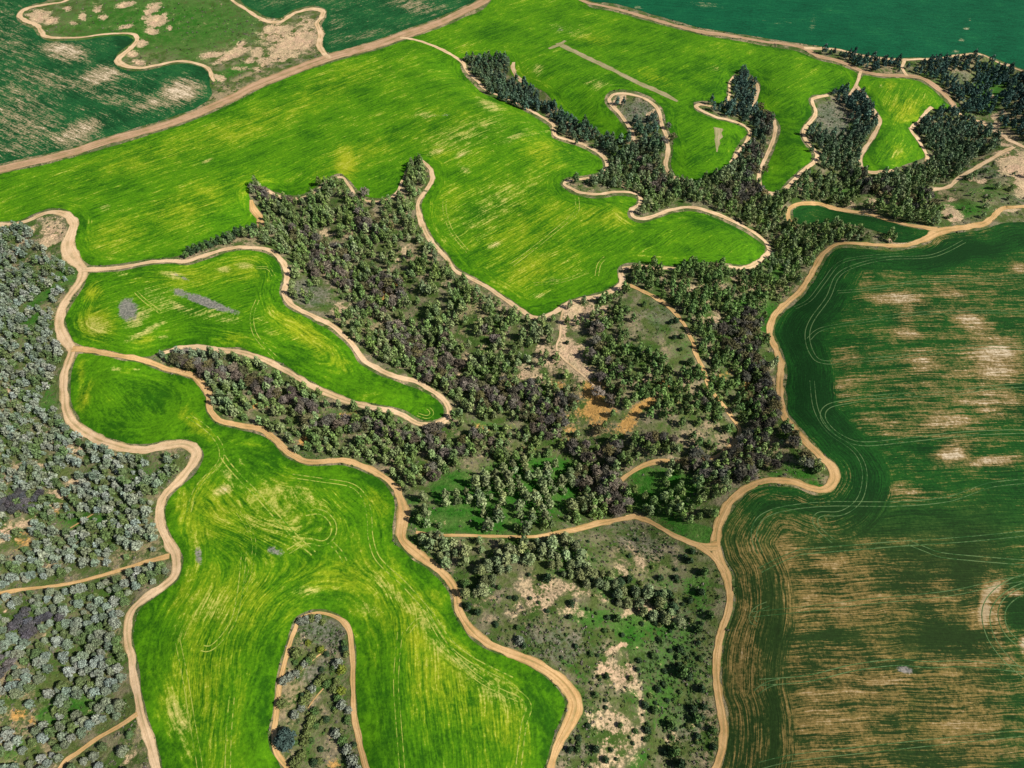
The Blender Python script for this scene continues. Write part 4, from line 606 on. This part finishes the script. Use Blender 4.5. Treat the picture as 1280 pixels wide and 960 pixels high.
field_polys = []
for (key, name, mat, label, outline, cell, headland, rowdir, tints) in FIELDS:
    outline = stretch(outline)
    vx, vy, q, d, lx, ly = grid_patch(outline, cell, 0.9 if mat is BRIGHT else 1.3)
    field_polys.append((lx, ly))
    vz = height(vx, vy) + 0.07
    U, V = survey(vx, vy, vz)
    (ax, bx), (ay, by) = ground0([rowdir[0][0], rowdir[1][0]], [rowdir[0][1], rowdir[1][1]])
    L = math.hypot(bx - ax, by - ay); nx, ny = -(by - ay) / L, (bx - ax) / L
    row = vx * nx + vy * ny + noise2(vx, vy, 120, 9, 1) * (4 if mat is not DARKC else 1.5)
    hw = np.clip((d - headland) / (9.0 if key == 'low' else 3.0) + 0.5, 0, 1)
    if key == 'low':
        ix, iy = ground0([400, 400, 399], [1100, 830, 800]); d1 = seg_dist(vx, vy, ix, iy)[0]
        jx, jy = ground0([215, 400], [500, 695]); Lj = math.hypot(jx[1] - jx[0], jy[1] - jy[0])
        d2 = (vx - jx[0]) * -(jy[1] - jy[0]) / Lj + (vy - jy[0]) * (jx[1] - jx[0]) / Lj
        wb = np.clip((V - 640) / 110, 0, 1); wb = wb * wb * (3 - 2 * wb)
        row = d1 * wb + (np.sqrt(d2 * d2 + 400) + 6) * (1 - wb)
    es = d.copy()
    if mat is BRIGHT:
        ed = np.concatenate([q[:, [0, 1]], q[:, [1, 2]], q[:, [2, 3]], q[:, [3, 0]]]); nn = len(d)
        deg = np.bincount(ed.ravel(), minlength=nn)
        for _ in range(160 if key == 'low' else 60):
            es = .35 * es + .65 * (np.bincount(ed[:, 0], es[ed[:, 1]], nn) + np.bincount(ed[:, 1], es[ed[:, 0]], nn)) / deg
    fade = np.clip(1 - d / 7.0, 0, 1) * (0.3 if mat is BRIGHT else 0.12)
    yl = blobs(U, V, tints['yellow'], 0.7); tn = blobs(U, V, tints['tan'], 0.6)
    if key == 'east':
        hb = np.clip((d - 3) / 3, 0, 1) * np.clip((headland - d) / 3, 0, 1)
        fade = fade + hb * 0.45 * (V < 640)
        tn = tn + np.clip((V - 700) / 200, 0, 1) * 0.08 + .11 * hw * (V < 600) * np.clip((V - 320) / 30, 0, 1)
    at = dict(edge=es, row=row, headland=hw, yellow=yl, tan=tn, grey=blobs(U, V, tints['grey'], 0.6), deep=blobs(U, V, tints['deep'], 0.6) + fade)
    Vv = np.stack([vx, vy, vz], 1); nV = len(Vv); fm = [np.zeros(len(q), int)]; VV = [Vv]; QQ = [q]
    for (pts, gauge, lw) in TRAMS.get(key, []):
        sx, sy = trace(pts, False, 4.0)
        dx = np.gradient(sx); dy = np.gradient(sy); LL = np.hypot(dx, dy) + 1e-9
        for sd in (-1, 1):
            rv, rq, _a, _l = ribbon(sx - dy / LL * sd * gauge / 2, sy + dx / LL * sd * gauge / 2, np.full(len(sx), lw * .78), 0.11)
            QQ.append(rq + nV); VV.append(rv); nV += len(rv); fm.append(np.ones(len(rq), int))
    if key == 'east': at['brown'] = np.clip((V - 610) / 90, 0, 1) * np.clip((1290 - U) / 60, .4, 1)
    VV = np.concatenate(VV); QQ = np.concatenate(QQ)
    at = {k: np.append(v, np.zeros(nV - len(v))) for k, v in at.items()}
    me = mesh_from(name, VV, QQ, mat, at, smooth=True, facemat=np.concatenate(fm), mats=[mat, TRACKM if mat is DARKC else TRACKB])
    link(name, me, kind='structure', label=label, category='crop field')
print('fields', round(time.time() - T0, 1))

road_lines = []
for i, (name, mat, label, pts, width) in enumerate(ROADS):
    P = np.array(pts, float)
    w = np.full(len(P), width, float) if not isinstance(width, (list, tuple)) else np.interp(np.linspace(0, 1, len(P)), np.linspace(0, 1, len(width)), width)
    w = w * (.80 if mat is not PINK else .72) * (.8 if P[:, 1].max() < 110 and P[0, 0] < 420 else 1)
    if mat is not PINK: w = w * np.where((P[:, 1] < 262) & (P[:, 0] > 420), .78, 1.0)
    s = spline(np.column_stack([P, w]), False, 5.0)
    x, y = on_ground(s[:, 0], s[:, 1])
    v, q, ac, al = ribbon(x, y, s[:, 2], 0.13 + 0.008 * (i % 9), 0.9, i * 7)
    sel = rng.integers(0, 1)
    me = mesh_from(name, v, q, mat, dict(across=ac, along=al), smooth=True)
    link(name, me, kind='structure', label=label, category='dirt road' if name == 'dirt_road' else 'dirt track')
    road_lines.append((x, y, s[:, 2]))
print('roads', round(time.time() - T0, 1))

def near_road(x, y):
    m = np.full(len(x), 1e9)
    for (rx, ry, rw) in road_lines:
        bb = (x > rx.min() - 15) & (x < rx.max() + 15) & (y > ry.min() - 15) & (y < ry.max() + 15)
        if bb.any():
            d, qx, qy = seg_dist(x[bb], y[bb], rx, ry)
            k = ((x[bb][:, None] - rx[None]) ** 2 + (y[bb][:, None] - ry[None]) ** 2).argmin(1)
            m[bb] = np.minimum(m[bb], d - rw[k] / 2)
    return m

def erosion(x, y, z):
    """how far washed-out banks lie below the smooth slope"""
    u, v = survey(x, y, z)
    e = np.maximum(blobs(u, v, G_TAN, .8), .8 * blobs(u, v, G_OCHRE, .8)) * (np.abs(noise2(x, y, 9, 51, 2)) * 3.2 + .2) + blobs(u, v, G_GREY, .6) * (noise2(x, y, 8, 52, 2) * .5 + .5) * .9
    m = e > 0.01
    if m.any():
        xm, ym = x[m], y[m]; d = near_road(xm, ym)
        for lx, ly in field_polys:
            bb = (xm > lx.min() - 9) & (xm < lx.max() + 9) & (ym > ly.min() - 9) & (ym < ly.max() + 9)
            if bb.any(): d[bb] = np.minimum(d[bb], seg_dist(xm[bb], ym[bb], lx, ly, True)[0])
        e[m] *= np.clip((d - .8) / 4.0, 0, 1)
    return e

# ------------------------------------------------------------------ the ground sheet
def axis(lo, hi, step, far):
    mid = np.arange(lo, hi, step); out = []; s = step; a = hi
    while a < far: s *= 1.35; out.append(a); a += s
    lo_ = []; s = step; a = lo
    while a > -far: s *= 1.35; a -= s; lo_.append(a)
    return np.array(lo_[::-1] + list(mid) + out)
gx = axis(-620, 620, 2.2, 7000); gy = axis(-60, 900, 2.2, 9000)
X, Y = np.meshgrid(gx, gy, indexing='ij'); X = X.ravel(); Y = Y.ravel()
Z = height(X, Y)
Z = Z + noise2(X, Y, 6, 4, 2) * 0.35 * (np.abs(X) < 600) * 0.0
U, V = survey(X, Y, Z)
front = (Y * cP - (Z - H) * sP) > 20
U = np.where(front, U, -9999); V = np.where(front, V, -9999)
zlow = float(Z.min())
fard = np.clip((np.maximum(np.abs(X) - 560, Y - 820)) / 120, 0, 1)
n = len(gy); a, b = np.meshgrid(np.arange(len(gx) - 1), np.arange(n - 1), indexing='ij'); a = a.ravel(); b = b.ravel()
Q = np.stack([a * n + b, (a + 1) * n + b, (a + 1) * n + b + 1, a * n + b + 1], 1)
vis = (U > -80) & (U < 1360) & (V > -60) & (V < 1050); Z[vis] -= erosion(X[vis], Y[vis], Z[vis])
me = mesh_from('ground', np.stack([X, Y, Z], 1), Q, GROUND,
               dict(tan=blobs(U, V, G_TAN, .55), ochre=blobs(U, V, G_OCHRE, .8), green=blobs(U, V, G_GREEN, .7), grey=blobs(U, V, G_GREY, .6), far=fard), smooth=True)
link('ground', me, kind='structure', label='olive and brown scrubland soil showing between the fields and woods', category='ground')
print('ground', round(time.time() - T0, 1))

# ------------------------------------------------------------------ tree prototypes (unit: metres)
def quads_at(P, N, s, r, aspect=1.0):
    """one leaf-tuft quad at each point facing N"""
    n = len(P)
    T = r.normal(size=(n, 3)); T -= (T * N).sum(1, keepdims=True) * N; T /= np.linalg.norm(T, axis=1, keepdims=True) + 1e-9
    B = np.cross(N, T)
    s = s[:, None]
    a = T * s; b = B * s * aspect
    V = np.stack([P - a - b * .6, P + a * .7 - b, P + a + b * .7, P - a * .6 + b], 1).reshape(-1, 3)
    return V

def crown_mesh(r, Rr, Hh, nleaf, size, kind):
    """leaf tufts over an uneven set of limbs' clumps; returns verts, quads, clump"""
    cl = []
    if kind == 'pine':
        tiers = [(0.30, 1.0, 6), (0.50, .92, 6), (0.70, .68, 5), (0.86, .36, 3), (0.96, .1, 1)]
    elif kind == 'round':
        tiers = [(0.30, .85, 7), (0.55, .9, 7), (0.78, .62, 5), (0.92, .2, 2)]
    else:
        tiers = [(0.45, .8, 5), (0.65, .95, 7), (0.85, .6, 5), (0.95, .15, 1)]
    for z, rad, k in tiers:
        ph = r.uniform(0, 6.28)
        for j in range(k):
            a = ph + 6.283 * j / k + r.normal(0, .25); rr = Rr * rad * r.uniform(.45, .78)
            cl.append((rr * math.cos(a), rr * math.sin(a), Hh * (z + r.normal(0, .035)), Rr * r.uniform(.30, .48) * (0.75 + 0.25 * rad), r.uniform(0.0, 1.0)))
    cl = np.array(cl); w = cl[:, 3] ** 2; w /= w.sum()
    pick = r.choice(len(cl), nleaf, p=w); c = cl[pick]
    D = r.normal(size=(nleaf, 3)); D[:, 2] = D[:, 2] * .9 + .25; D /= np.linalg.norm(D, axis=1, keepdims=True)
    rad = c[:, 3] * r.uniform(.55, 1.12, nleaf)
    P = c[:, :3] + D * rad[:, None] * np.array([1, 1, .8])
    N = D + r.normal(0, .55, (nleaf, 3)); N /= np.linalg.norm(N, axis=1, keepdims=True)
    s = size * r.uniform(.6, 1.25, nleaf)
    if kind == 'bare': V = quads_at(P, N, s * 1.25, r, .26)
    else: V = quads_at(P, N, s, r, .62)
    clump = np.repeat(np.clip(c[:, 4] * .55 + r.uniform(0, .45, nleaf), 0, 1), 4)
    Qd = np.arange(nleaf * 4).reshape(-1, 4)
    return V, Qd, clump

def limb(V, Q, p, q, r0, r1, k=5):
    p = np.array(p, float); q = np.array(q, float); d = q - p; d /= np.linalg.norm(d)
    t = np.cross(d, [.3, .9, .2]); t /= np.linalg.norm(t); b = np.cross(d, t); base = len(V)
    for (o, rr) in ((p, r0), (q, r1)):
        for i in range(k):
            a = 6.283 * i / k; V.append(o + (t * math.cos(a) + b * math.sin(a)) * rr)
    for i in range(k):
        Q.append([base + i, base + (i + 1) % k, base + k + (i + 1) % k, base + k + i])

def trunk_mesh(r, Rr, Hh, kind):
    V, Q = [], []
    lean = r.normal(0, .12, 2)
    top = (lean[0], lean[1], Hh * .9)
    limb(V, Q, (0, 0, -.4), (lean[0] * .5, lean[1] * .5, Hh * .45), .2 * Rr / 2.3, .13 * Rr / 2.3)
    limb(V, Q, (lean[0] * .5, lean[1] * .5, Hh * .45), top, .13 * Rr / 2.3, .04)
    k = 9 if kind == 'bare' else 6
    for i in range(k):
        a = 6.283 * i / k + r.normal(0, .3); z0 = Hh * (.22 + .55 * i / k); z1 = z0 + Hh * (.22 if kind == 'bare' else .08); rr = Rr * (.85 - .4 * i / k)
        limb(V, Q, (lean[0] * .5, lean[1] * .5, z0), (rr * math.cos(a), rr * math.sin(a), z1), .075 * Rr / 2.3, .025, 4)
    return np.array(V), np.array(Q)

KINDS = {'pine_tree': ('pine', LEAF), 'leafless_tree': ('bare', TWIG), 'bush': ('round', SCRUBLEAF), 'broadleaf_tree': ('round', LEAF)}
PROTO = {}
def protos(kind, nvar, hi, lo, shi, slo):
    k, mat = KINDS[kind]; out = []
    for i in range(nvar):
        r = np.random.default_rng(100 + i * 13 + len(kind) * 7)
        Hh = {'pine': 3.1, 'bare': 2.2, 'round': 1.25}[k]      # unit radius 1, height in radii
        V, Qd, c = crown_mesh(r, 1, Hh, hi, shi, k)
        tv, tq = trunk_mesh(r, 1, Hh, k)
        cm = mesh_from('crown', V, Qd, mat, dict(clump=c, tint=np.zeros((len(V), 3))))
        tm = mesh_from('trunk', tv, tq, BARK)
        V2, Q2, c2 = crown_mesh(np.random.default_rng(900 + i), 1, Hh, lo, slo, k)
        out.append((cm, tm, V2, c2, Hh))
    PROTO[kind] = out
protos('pine_tree', 6, 620, 190, .15, .235)
protos('leafless_tree', 5, 560, 210, .15, .21)
protos('bush', 5, 420, 120, .15, .25)
protos('broadleaf_tree', 1, 2600, 200, .085, .2)

TINT = {'silver': (.21, .235, .175), 'olive': (.15, .19, .055), 'green': (.085, .155, .042), 'dark': (.045, .085, .035), 'yellow': (.19, .235, .03), 'blue': (.062, .105, .088)}

# ------------------------------------------------------------------ scatter the woods
trees = []   # dict rows
def in_fields(x, y):
    r = np.zeros(len(x), bool)
    for lx, ly in field_polys: r |= inside(x, y, lx, ly)
    return r

WOODS.append(('gully canopy', [(180,440),(300,210),(560,70),(780,150),(900,120),(1100,110),(1180,290),(1000,320),(960,400),(1040,590),(900,650),(760,665),(560,620)], 5.0, 1.0, ((400,400),(500,420)), .35, 3.0, 7.0))
for (wname, poly, sp, keep, rowd, jit, rad, hgt) in WOODS:
    lx, ly = trace(poly, True, 20)
    x0, x1, y0, y1 = lx.min(), lx.max(), ly.min(), ly.max(); cx, cy = (x0 + x1) / 2, (y0 + y1) / 2
    (ax, bx), (ay, by) = ground0([rowd[0][0], rowd[1][0]], [rowd[0][1], rowd[1][1]])
    th = math.atan2(by - ay, bx - ax); half = math.hypot(x1 - x0, y1 - y0) / 2 + sp
    k = int(half / sp); I, J = np.meshgrid(np.arange(-k, k + 1), np.arange(-k, k + 1)); I = I.ravel() * sp * .93; J = J.ravel() * sp * 1.08
    I = I + rng.normal(0, jit * sp * .8, len(I)); J = J + rng.normal(0, jit * sp * .6, len(J))
    x = cx + I * math.cos(th) - J * math.sin(th); y = cy + I * math.sin(th) + J * math.cos(th)
    m = inside(x, y, lx, ly); x, y = x[m], y[m]
    z = height(x, y); u, v = survey(x, y, z)
    p = keep * (1 - np.clip(blobs(u, v, CLEAR, .3), 0, 1))
    if wname == 'gully canopy': p = blobs(u, v, BARE, .3) * .85
    elif wname != 'valley grove': p = p * (1 - blobs(u, v, [(625, 622, 105, 42, -4, 1.0)], .02))
    p = p * np.where(noise2(x, y, 22, 31, 2) < -.42, .3, 1.0)
    ok = (rng.uniform(size=len(x)) < p) & ~in_fields(x, y) & (near_road(x, y) > 1.2) & (u > -60) & (u < 1340) & (v < 1010)
    x, y, z, u, v = x[ok], y[ok], z[ok], u[ok], v[ok]
    bare = blobs(u, v, BARE, .35) * (.3 if wname == 'central wood' else .6); dk = blobs(u, v, DARKCLUMP, .3); rr = rng.uniform(size=len(x))
    for i in range(len(x)):
        w = (0.5 + 0.5 * float(noise2(np.array([x[i]]), np.array([y[i]]), 30, 41, 1)[0]))
        kind = 'leafless_tree' if (wname == 'gully canopy' or rr[i] < bare[i] or (dk[i] > .5 and rr[i] < .9)) else 'pine_tree'
        s = rng.uniform(.78, 1.22)
        s = s * rng.uniform(.85, 1.1)
        if rng.uniform() < .18: s *= .66
        r_ = rad * s; h_ = hgt * s * rng.uniform(.88, 1.12)
        if kind == 'leafless_tree': r_ = rng.uniform(2.6, 4.3); h_ = rng.uniform(5.5, 8.5)
        if dk[i] > .5: r_ = rng.uniform(2.2, 3.0); h_ = rng.uniform(4, 5.5)
        # tone by wood
        left = float(np.clip((330 - u[i]) / 160, 0, 1)); right = float(np.clip((260 - v[i]) / 120, 0, 1)) * float(np.clip((u[i] - 480) / 200, 0, 1))
        ctr = np.array([.135, .20, .062]) + (np.array([.25, .285, .17]) - np.array([.135, .20, .062])) * (rng.uniform() ** 2) * .7
        if wname in ('valley grove', 'southern copse'): ctr = np.array([.20, .235, .12]) * rng.uniform(.75, 1.2)
        if 760 < u[i] < 960 and 330 < v[i] < 560: ctr = np.array([.12, .19, .062]) * rng.uniform(.8, 1.25)
        if 480 < u[i] < 720 and 360 < v[i] < 520: ctr = ctr + np.array([.03, .03, .02]) * w
        slv = np.array([.135, .165, .105]) + (np.array([.255, .275, .235]) - np.array([.135, .165, .105])) * rng.uniform()
        if rng.uniform() < .3: slv = np.array([.105, .145, .055])
        drk = np.array([.058, .112, .085]) * rng.uniform(.75, 1.35)
        slv = slv * np.array([.97, 1.04, .99]) * 1.15; ctr = ctr * np.array([1.1, 1.15, 1.0])
        t = ctr * (1 - left) + slv * left; t = t * (1 - right) + drk * right
        if wname == 'north-east wood': t = np.array([.044, .098, .078]) * rng.uniform(.75, 1.3)
        if kind == 'leafless_tree':
            t = np.array([.158, .140, .108]) * rng.uniform(.7, 1.3)
            if u[i] > 860: t = t * np.array([.62, .68, .66])
            if rng.uniform() < .25: t = np.array([.13, .125, .055]) * rng.uniform(.8, 1.1)
            if left > .5 and u[i] < 130: t = np.array([.10, .098, .105]) * rng.uniform(.8, 1.2)
        t = t * (rng.uniform(.82, 1.12) if left > .5 else rng.uniform(.72, 1.32)) * np.array([rng.uniform(.9, 1.12), 1, rng.uniform(.88, 1.1)])
        trees.append(dict(kind=kind, x=x[i], y=y[i], z=z[i], u=u[i], v=v[i], r=r_, h=h_, t=t, wood=wname))

def tone(key): return np.array(TINT[key]) * rng.uniform(.88, 1.1)
def put(u, v, r_, kind, key, wood, label=None, h=None):
    x, y = on_ground(u, v); z = height(x, y)
    hh = h or {'pine_tree': 2.5, 'bush': 1.25, 'broadleaf_tree': 1.3, 'leafless_tree': 2.0}[kind] * r_
    trees.append(dict(kind=kind, x=float(x[0]), y=float(y[0]), z=float(z[0]), u=u, v=v, r=r_, h=hh, t=tone(key), wood=wood, label=label))
for (u, v, r_, kind, key, label) in SINGLES: put(u, v + (3 if kind != 'bush' else 1), r_, kind, key, 'single', label)
for (u, v, r_, key) in SINGLE_ROWS: put(u, v + 1, r_ * 1.2, 'bush', key, 'lower tree island')
for (u, v, r_) in SCRUB_TREES:
    put(u, v + 2, r_, 'bush' if r_ < 2.7 or v > 765 else 'pine_tree', 'dark' if rng.uniform() < .6 else 'green', 'scrub slope' if v > 560 else 'valley clearing', h=r_ * rng.uniform(1.3, 2.0))

# bushes: countable larger ones on open ground
def open_scatter(poly, count, rmin, rmax, wood, keys):
    lx, ly = trace(poly, True, 20); got = 0
    while got < count:
        u = rng.uniform(min(p[0] for p in poly), max(p[0] for p in poly)); v = rng.uniform(min(p[1] for p in poly), max(p[1] for p in poly))
        x, y = on_ground(u, v)
        if inside(x, y, lx, ly)[0] and not in_fields(x, y)[0] and near_road(x, y)[0] > 1.0:
            r_ = rng.uniform(rmin, rmax); put(u, v, r_, 'bush', keys[rng.integers(len(keys))], wood); got += 1
open_scatter([(700,680),(780,660),(880,690),(895,740),(880,830),(890,950),(700,955),(740,860),(600,770),(640,715)], 100, .7, 1.6, 'scrub slope', ['dark', 'olive', 'green', 'dark'])
open_scatter([(830,700),(880,690),(893,740),(885,840),(892,950),(800,955),(820,800)], 50, .9, 2.0, 'scrub slope', ['dark', 'dark', 'green'])
open_scatter([(370,775),(430,785),(440,900),(445,955),(370,955),(352,880)], 30, .9, 1.7, 'lower tree island', ['olive', 'green', 'dark'])

for i in range(24):
    f = i / 23; yy = 322 - 30 * f ** .85 if f < .7 else 298 - 8 * (f - .7) / .3
    put(234 + 84 * f, yy - (4 if i % 2 else 0), rng.uniform(1.9, 2.6), 'pine_tree', 'dark' if i % 3 else 'green', 'central wood')
ORD = ['', 'first', 'second', 'third', 'fourth', 'fifth', 'sixth', 'seventh', 'eighth', 'ninth', 'tenth', 'eleventh', 'twelfth', 'thirteenth', 'fourteenth', 'fifteenth', 'sixteenth', 'seventeenth', 'eighteenth', 'nineteenth', 'twentieth']
ORD += ['twenty-' + o for o in ORD[1:10]] + ['thirtieth'] + ['thirty-' + o for o in ORD[1:10]] + ['fortieth'] + ['forty-' + o for o in ORD[1:10]] + ['fiftieth'] + ['fifty-' + o for o in ORD[1:10]] + ['sixtieth'] + ['sixty-' + o for o in ORD[1:10]] + ['seventieth'] + ['seventy-' + o for o in ORD[1:10]]
def visible(t): return -3 < t['u'] < 1283 and -3 < t['v'] < 963
TONE = lambda t: ('silvery' if t['t'].mean() > .2 else 'grey-green' if t['t'].mean() > .135 else 'olive green' if t['t'].mean() > .085 else 'dark green')
GROUPS = {'pine_tree': 'pines of the plantations and woods', 'leafless_tree': 'leafless brown trees along the gullies', 'bush': 'bushes on the open ground and the tree island', 'broadleaf_tree': 'broadleaf trees'}
CAT = {'pine_tree': 'pine tree', 'leafless_tree': 'leafless tree', 'bush': 'bush', 'broadleaf_tree': 'broadleaf tree'}
NOUN = {'pine_tree': 'pine', 'leafless_tree': 'leafless tree', 'bush': 'bush', 'broadleaf_tree': 'broadleaf tree'}
chosen, rest = [], []
for kind in KINDS:
    allk = [t for t in trees if t['kind'] == kind]
    inv = sorted([t for t in allk if visible(t)], key=lambda t: (t.get('label') is None, -t['v']))
    chosen += inv[:300]; rest += inv[300:] + [t for t in allk if not visible(t)]
# labels: rows of the photograph counted up from its bottom edge, or across from the left
from collections import defaultdict
byw = defaultdict(list)
for t in chosen:
    if not t.get('label'): byw[(t['wood'], t['kind'])].append(t)
for (wood, kind), L in byw.items():
    L.sort(key=lambda t: -t['v']); rows = []
    for t in L:
        if rows and rows[-1][0]['v'] - t['v'] < (11 if len(L) > 30 else 9): rows[-1].append(t)
        else: rows.append([t])
    for i, rw in enumerate(rows):
        rw.sort(key=lambda t: t['u'])
        for j, t in enumerate(rw):
            colr = 'brown' if kind == 'leafless_tree' and t['t'][0] > .09 else 'dark' if kind == 'leafless_tree' else TONE(t)
            where = {'single': 'alone'}.get(wood, 'on the ' + wood if wood in ('scrub slope', 'lower tree island', 'right-hand slope') else 'in the ' + wood)
            t['label'] = f"{colr} {NOUN[kind]}, {ORD[j + 1]} from left in {ORD[i + 1]} row up, {where}"

for L_ in (chosen, rest):
    ax_ = np.array([t['x'] for t in L_]); ay_ = np.array([t['y'] for t in L_]); az_ = np.array([t['z'] for t in L_])
    for t, e in zip(L_, erosion(ax_, ay_, az_)): t['z'] -= float(e)
for t in chosen:
    kind = t['kind']; pr = PROTO[kind]; cm, tm, _v, _c, Hh = pr[rng.integers(len(pr))]
    root = bpy.data.objects.new(kind, None); C.objects.link(root)
    root.location = (t['x'], t['y'], t['z'] - .1); root.rotation_euler = (0, 0, rng.uniform(0, 6.28)); root.scale = (t['r'], t['r'], t['h'] / Hh)
    root['label'] = t['label']; root['category'] = CAT[kind]
    if kind != 'broadleaf_tree': root['group'] = GROUPS[kind]
    c = bpy.data.objects.new('crown', cm); C.objects.link(c); c.parent = root; c.color = (*t['t'], 1)
    k = bpy.data.objects.new('trunk', tm); C.objects.link(k); k.parent = root
print('trees', {k: sum(t['kind'] == k for t in trees) for k in KINDS}, 'chosen', len(chosen), round(time.time() - T0, 1))

def mass(name, kind, L, label, cat):
    if not L: return
    Vs, Cs, Ts = [], [], []
    for t in L:
        pr = PROTO[kind]; _c, _t, V, c, Hh = pr[rng.integers(len(pr))]
        a = rng.uniform(0, 6.28); ca, sa = math.cos(a), math.sin(a)
        Vs.append(np.stack([(V[:, 0] * ca - V[:, 1] * sa) * t['r'] + t['x'], (V[:, 0] * sa + V[:, 1] * ca) * t['r'] + t['y'], V[:, 2] * t['h'] / Hh + t['z'] - .1], 1))
        Cs.append(c); Ts.append(np.tile(t['t'], (len(V), 1)))
    V = np.concatenate(Vs); me = mesh_from(name, V, np.arange(len(V)).reshape(-1, 4), KINDS[kind][1], dict(clump=np.concatenate(Cs), tint=np.concatenate(Ts)))
    o = link(name, me, kind='stuff', label=label, category=cat); o.color = (0, 0, 0, 1)
for kind, name, label, cat in (('pine_tree', 'pine_woodland', 'dense pine woods filling the middle valleys and the upper right', 'woodland'),
                               ('leafless_tree', 'leafless_woodland', 'brown and dark leafless trees farther off in the upper gullies', 'woodland'),
                               ('bush', 'bush_thicket', 'bushes scattered farther off over the open slopes', 'bushes')):
    mass(name, kind, [t for t in rest if t['kind'] == kind], label, cat)

# low scrub: uncountable knee-high ground cover on all open ground
N = 95000
u = rng.uniform(-40, 1320, N); v = 1000 - 1000 * rng.uniform(0, 1, N) ** 1.0
x, y = ground0(u, v); z = height(x, y)
for _ in range(1): u, v = survey(x, y, z)
dens = .28 + .5 * noise2(x, y, 14, 77, 2) + .6 * blobs(u, v, G_GREY, .4) - .5 * blobs(u, v, G_TAN, .4) + .22 * (v < 660) * (u > 230) * 0 - .35 * blobs(u, v, G_OCHRE, .4) - .15 * blobs(u, v, G_GREEN, .4)
ok = (rng.uniform(size=N) < dens) & ~in_fields(x, y)
x, y, z, u, v = x[ok], y[ok], z[ok], u[ok], v[ok]
ok = near_road(x, y) > .3; x, y, z, u, v = x[ok], y[ok], z[ok], u[ok], v[ok]
z = z - erosion(x, y, z)
n = len(x); m = 9
r_ = rng.uniform(.35, .95, n) * np.where(v < 300, 1.3, 1)
D = rng.normal(size=(n, m, 3)); D[..., 2] = np.abs(D[..., 2]); D /= np.linalg.norm(D, axis=2, keepdims=True)
P = np.stack([x, y, z + .05], 1)[:, None] + D * r_[:, None, None] * np.array([1, 1, .8]) * rng.uniform(.5, 1, (n, m, 1))
Nn = D + rng.normal(0, .4, D.shape); Nn /= np.linalg.norm(Nn, axis=2, keepdims=True)
Vq = quads_at(P.reshape(-1, 3), Nn.reshape(-1, 3), np.repeat(r_ * .42, m) * rng.uniform(.6, 1.2, n * m), rng, .8)
base = np.where((rng.uniform(size=n) < .6)[:, None], np.array([.065, .105, .034]), np.array([.14, .125, .095])) * rng.uniform(.65, 1.4, (n, 1))
r_b = np.array([.55, 1, .6]); sb = (u > 780) & (u < 900) & (v > 690) & (rng.uniform(size=n) < .6); base = np.where(sb[:, None], np.array([.04, .085, .02]) * rng.uniform(.6, 1.3, (n, 1)), base)
base = np.where((rng.uniform(size=n) < .15)[:, None], np.array([.05, .11, .018]), base)
tt = np.repeat(base, m * 4, 0)
me = mesh_from('scrub', Vq, np.arange(len(Vq)).reshape(-1, 4), SCRUBLEAF, dict(clump=np.repeat(rng.uniform(0, 1, n * m), 4), tint=tt))
o = link('scrub', me, kind='stuff', label='low grey and olive scrub covering the open ground between trees', category='scrub'); o.color = (0, 0, 0, 1)
print('scrub', n, round(time.time() - T0, 1))

# ------------------------------------------------------------------ light
SUN_EL, SUN_AZ = R(44), R(108)     # azimuth clockwise from +Y (north)
w = bpy.data.worlds.new('World'); scene.world = w; w.use_nodes = True
nt = w.node_tree; bg = nt.nodes['Background']; sky = nt.nodes.new('ShaderNodeTexSky'); sky.sky_type = 'NISHITA'; sky.sun_disc = False
sky.sun_elevation = SUN_EL; sky.sun_rotation = SUN_AZ
nt.links.new(sky.outputs[0], bg.inputs[0]); bg.inputs[1].default_value = 0.052
sd = bpy.data.lights.new('sun', 'SUN'); sd.energy = 5.0; sd.angle = R(0.5); sd.color = (1.0, .95, .87)
so = bpy.data.objects.new('sun', sd); C.objects.link(so)
dirv = Vector((math.sin(SUN_AZ) * math.cos(SUN_EL), math.cos(SUN_AZ) * math.cos(SUN_EL), math.sin(SUN_EL)))
so.rotation_euler = dirv.to_track_quat('Z', 'Y').to_euler(); so.location = (300, 0, 500)
vs = scene.view_settings; vs.view_transform = 'Standard'; vs.look = 'None'; vs.gamma = 1; vs.exposure = 0.27; vs.use_curve_mapping = False
scene.cycles.max_bounces = 4; scene.cycles.diffuse_bounces = 2; scene.cycles.glossy_bounces = 1
print('done', round(time.time() - T0, 1))
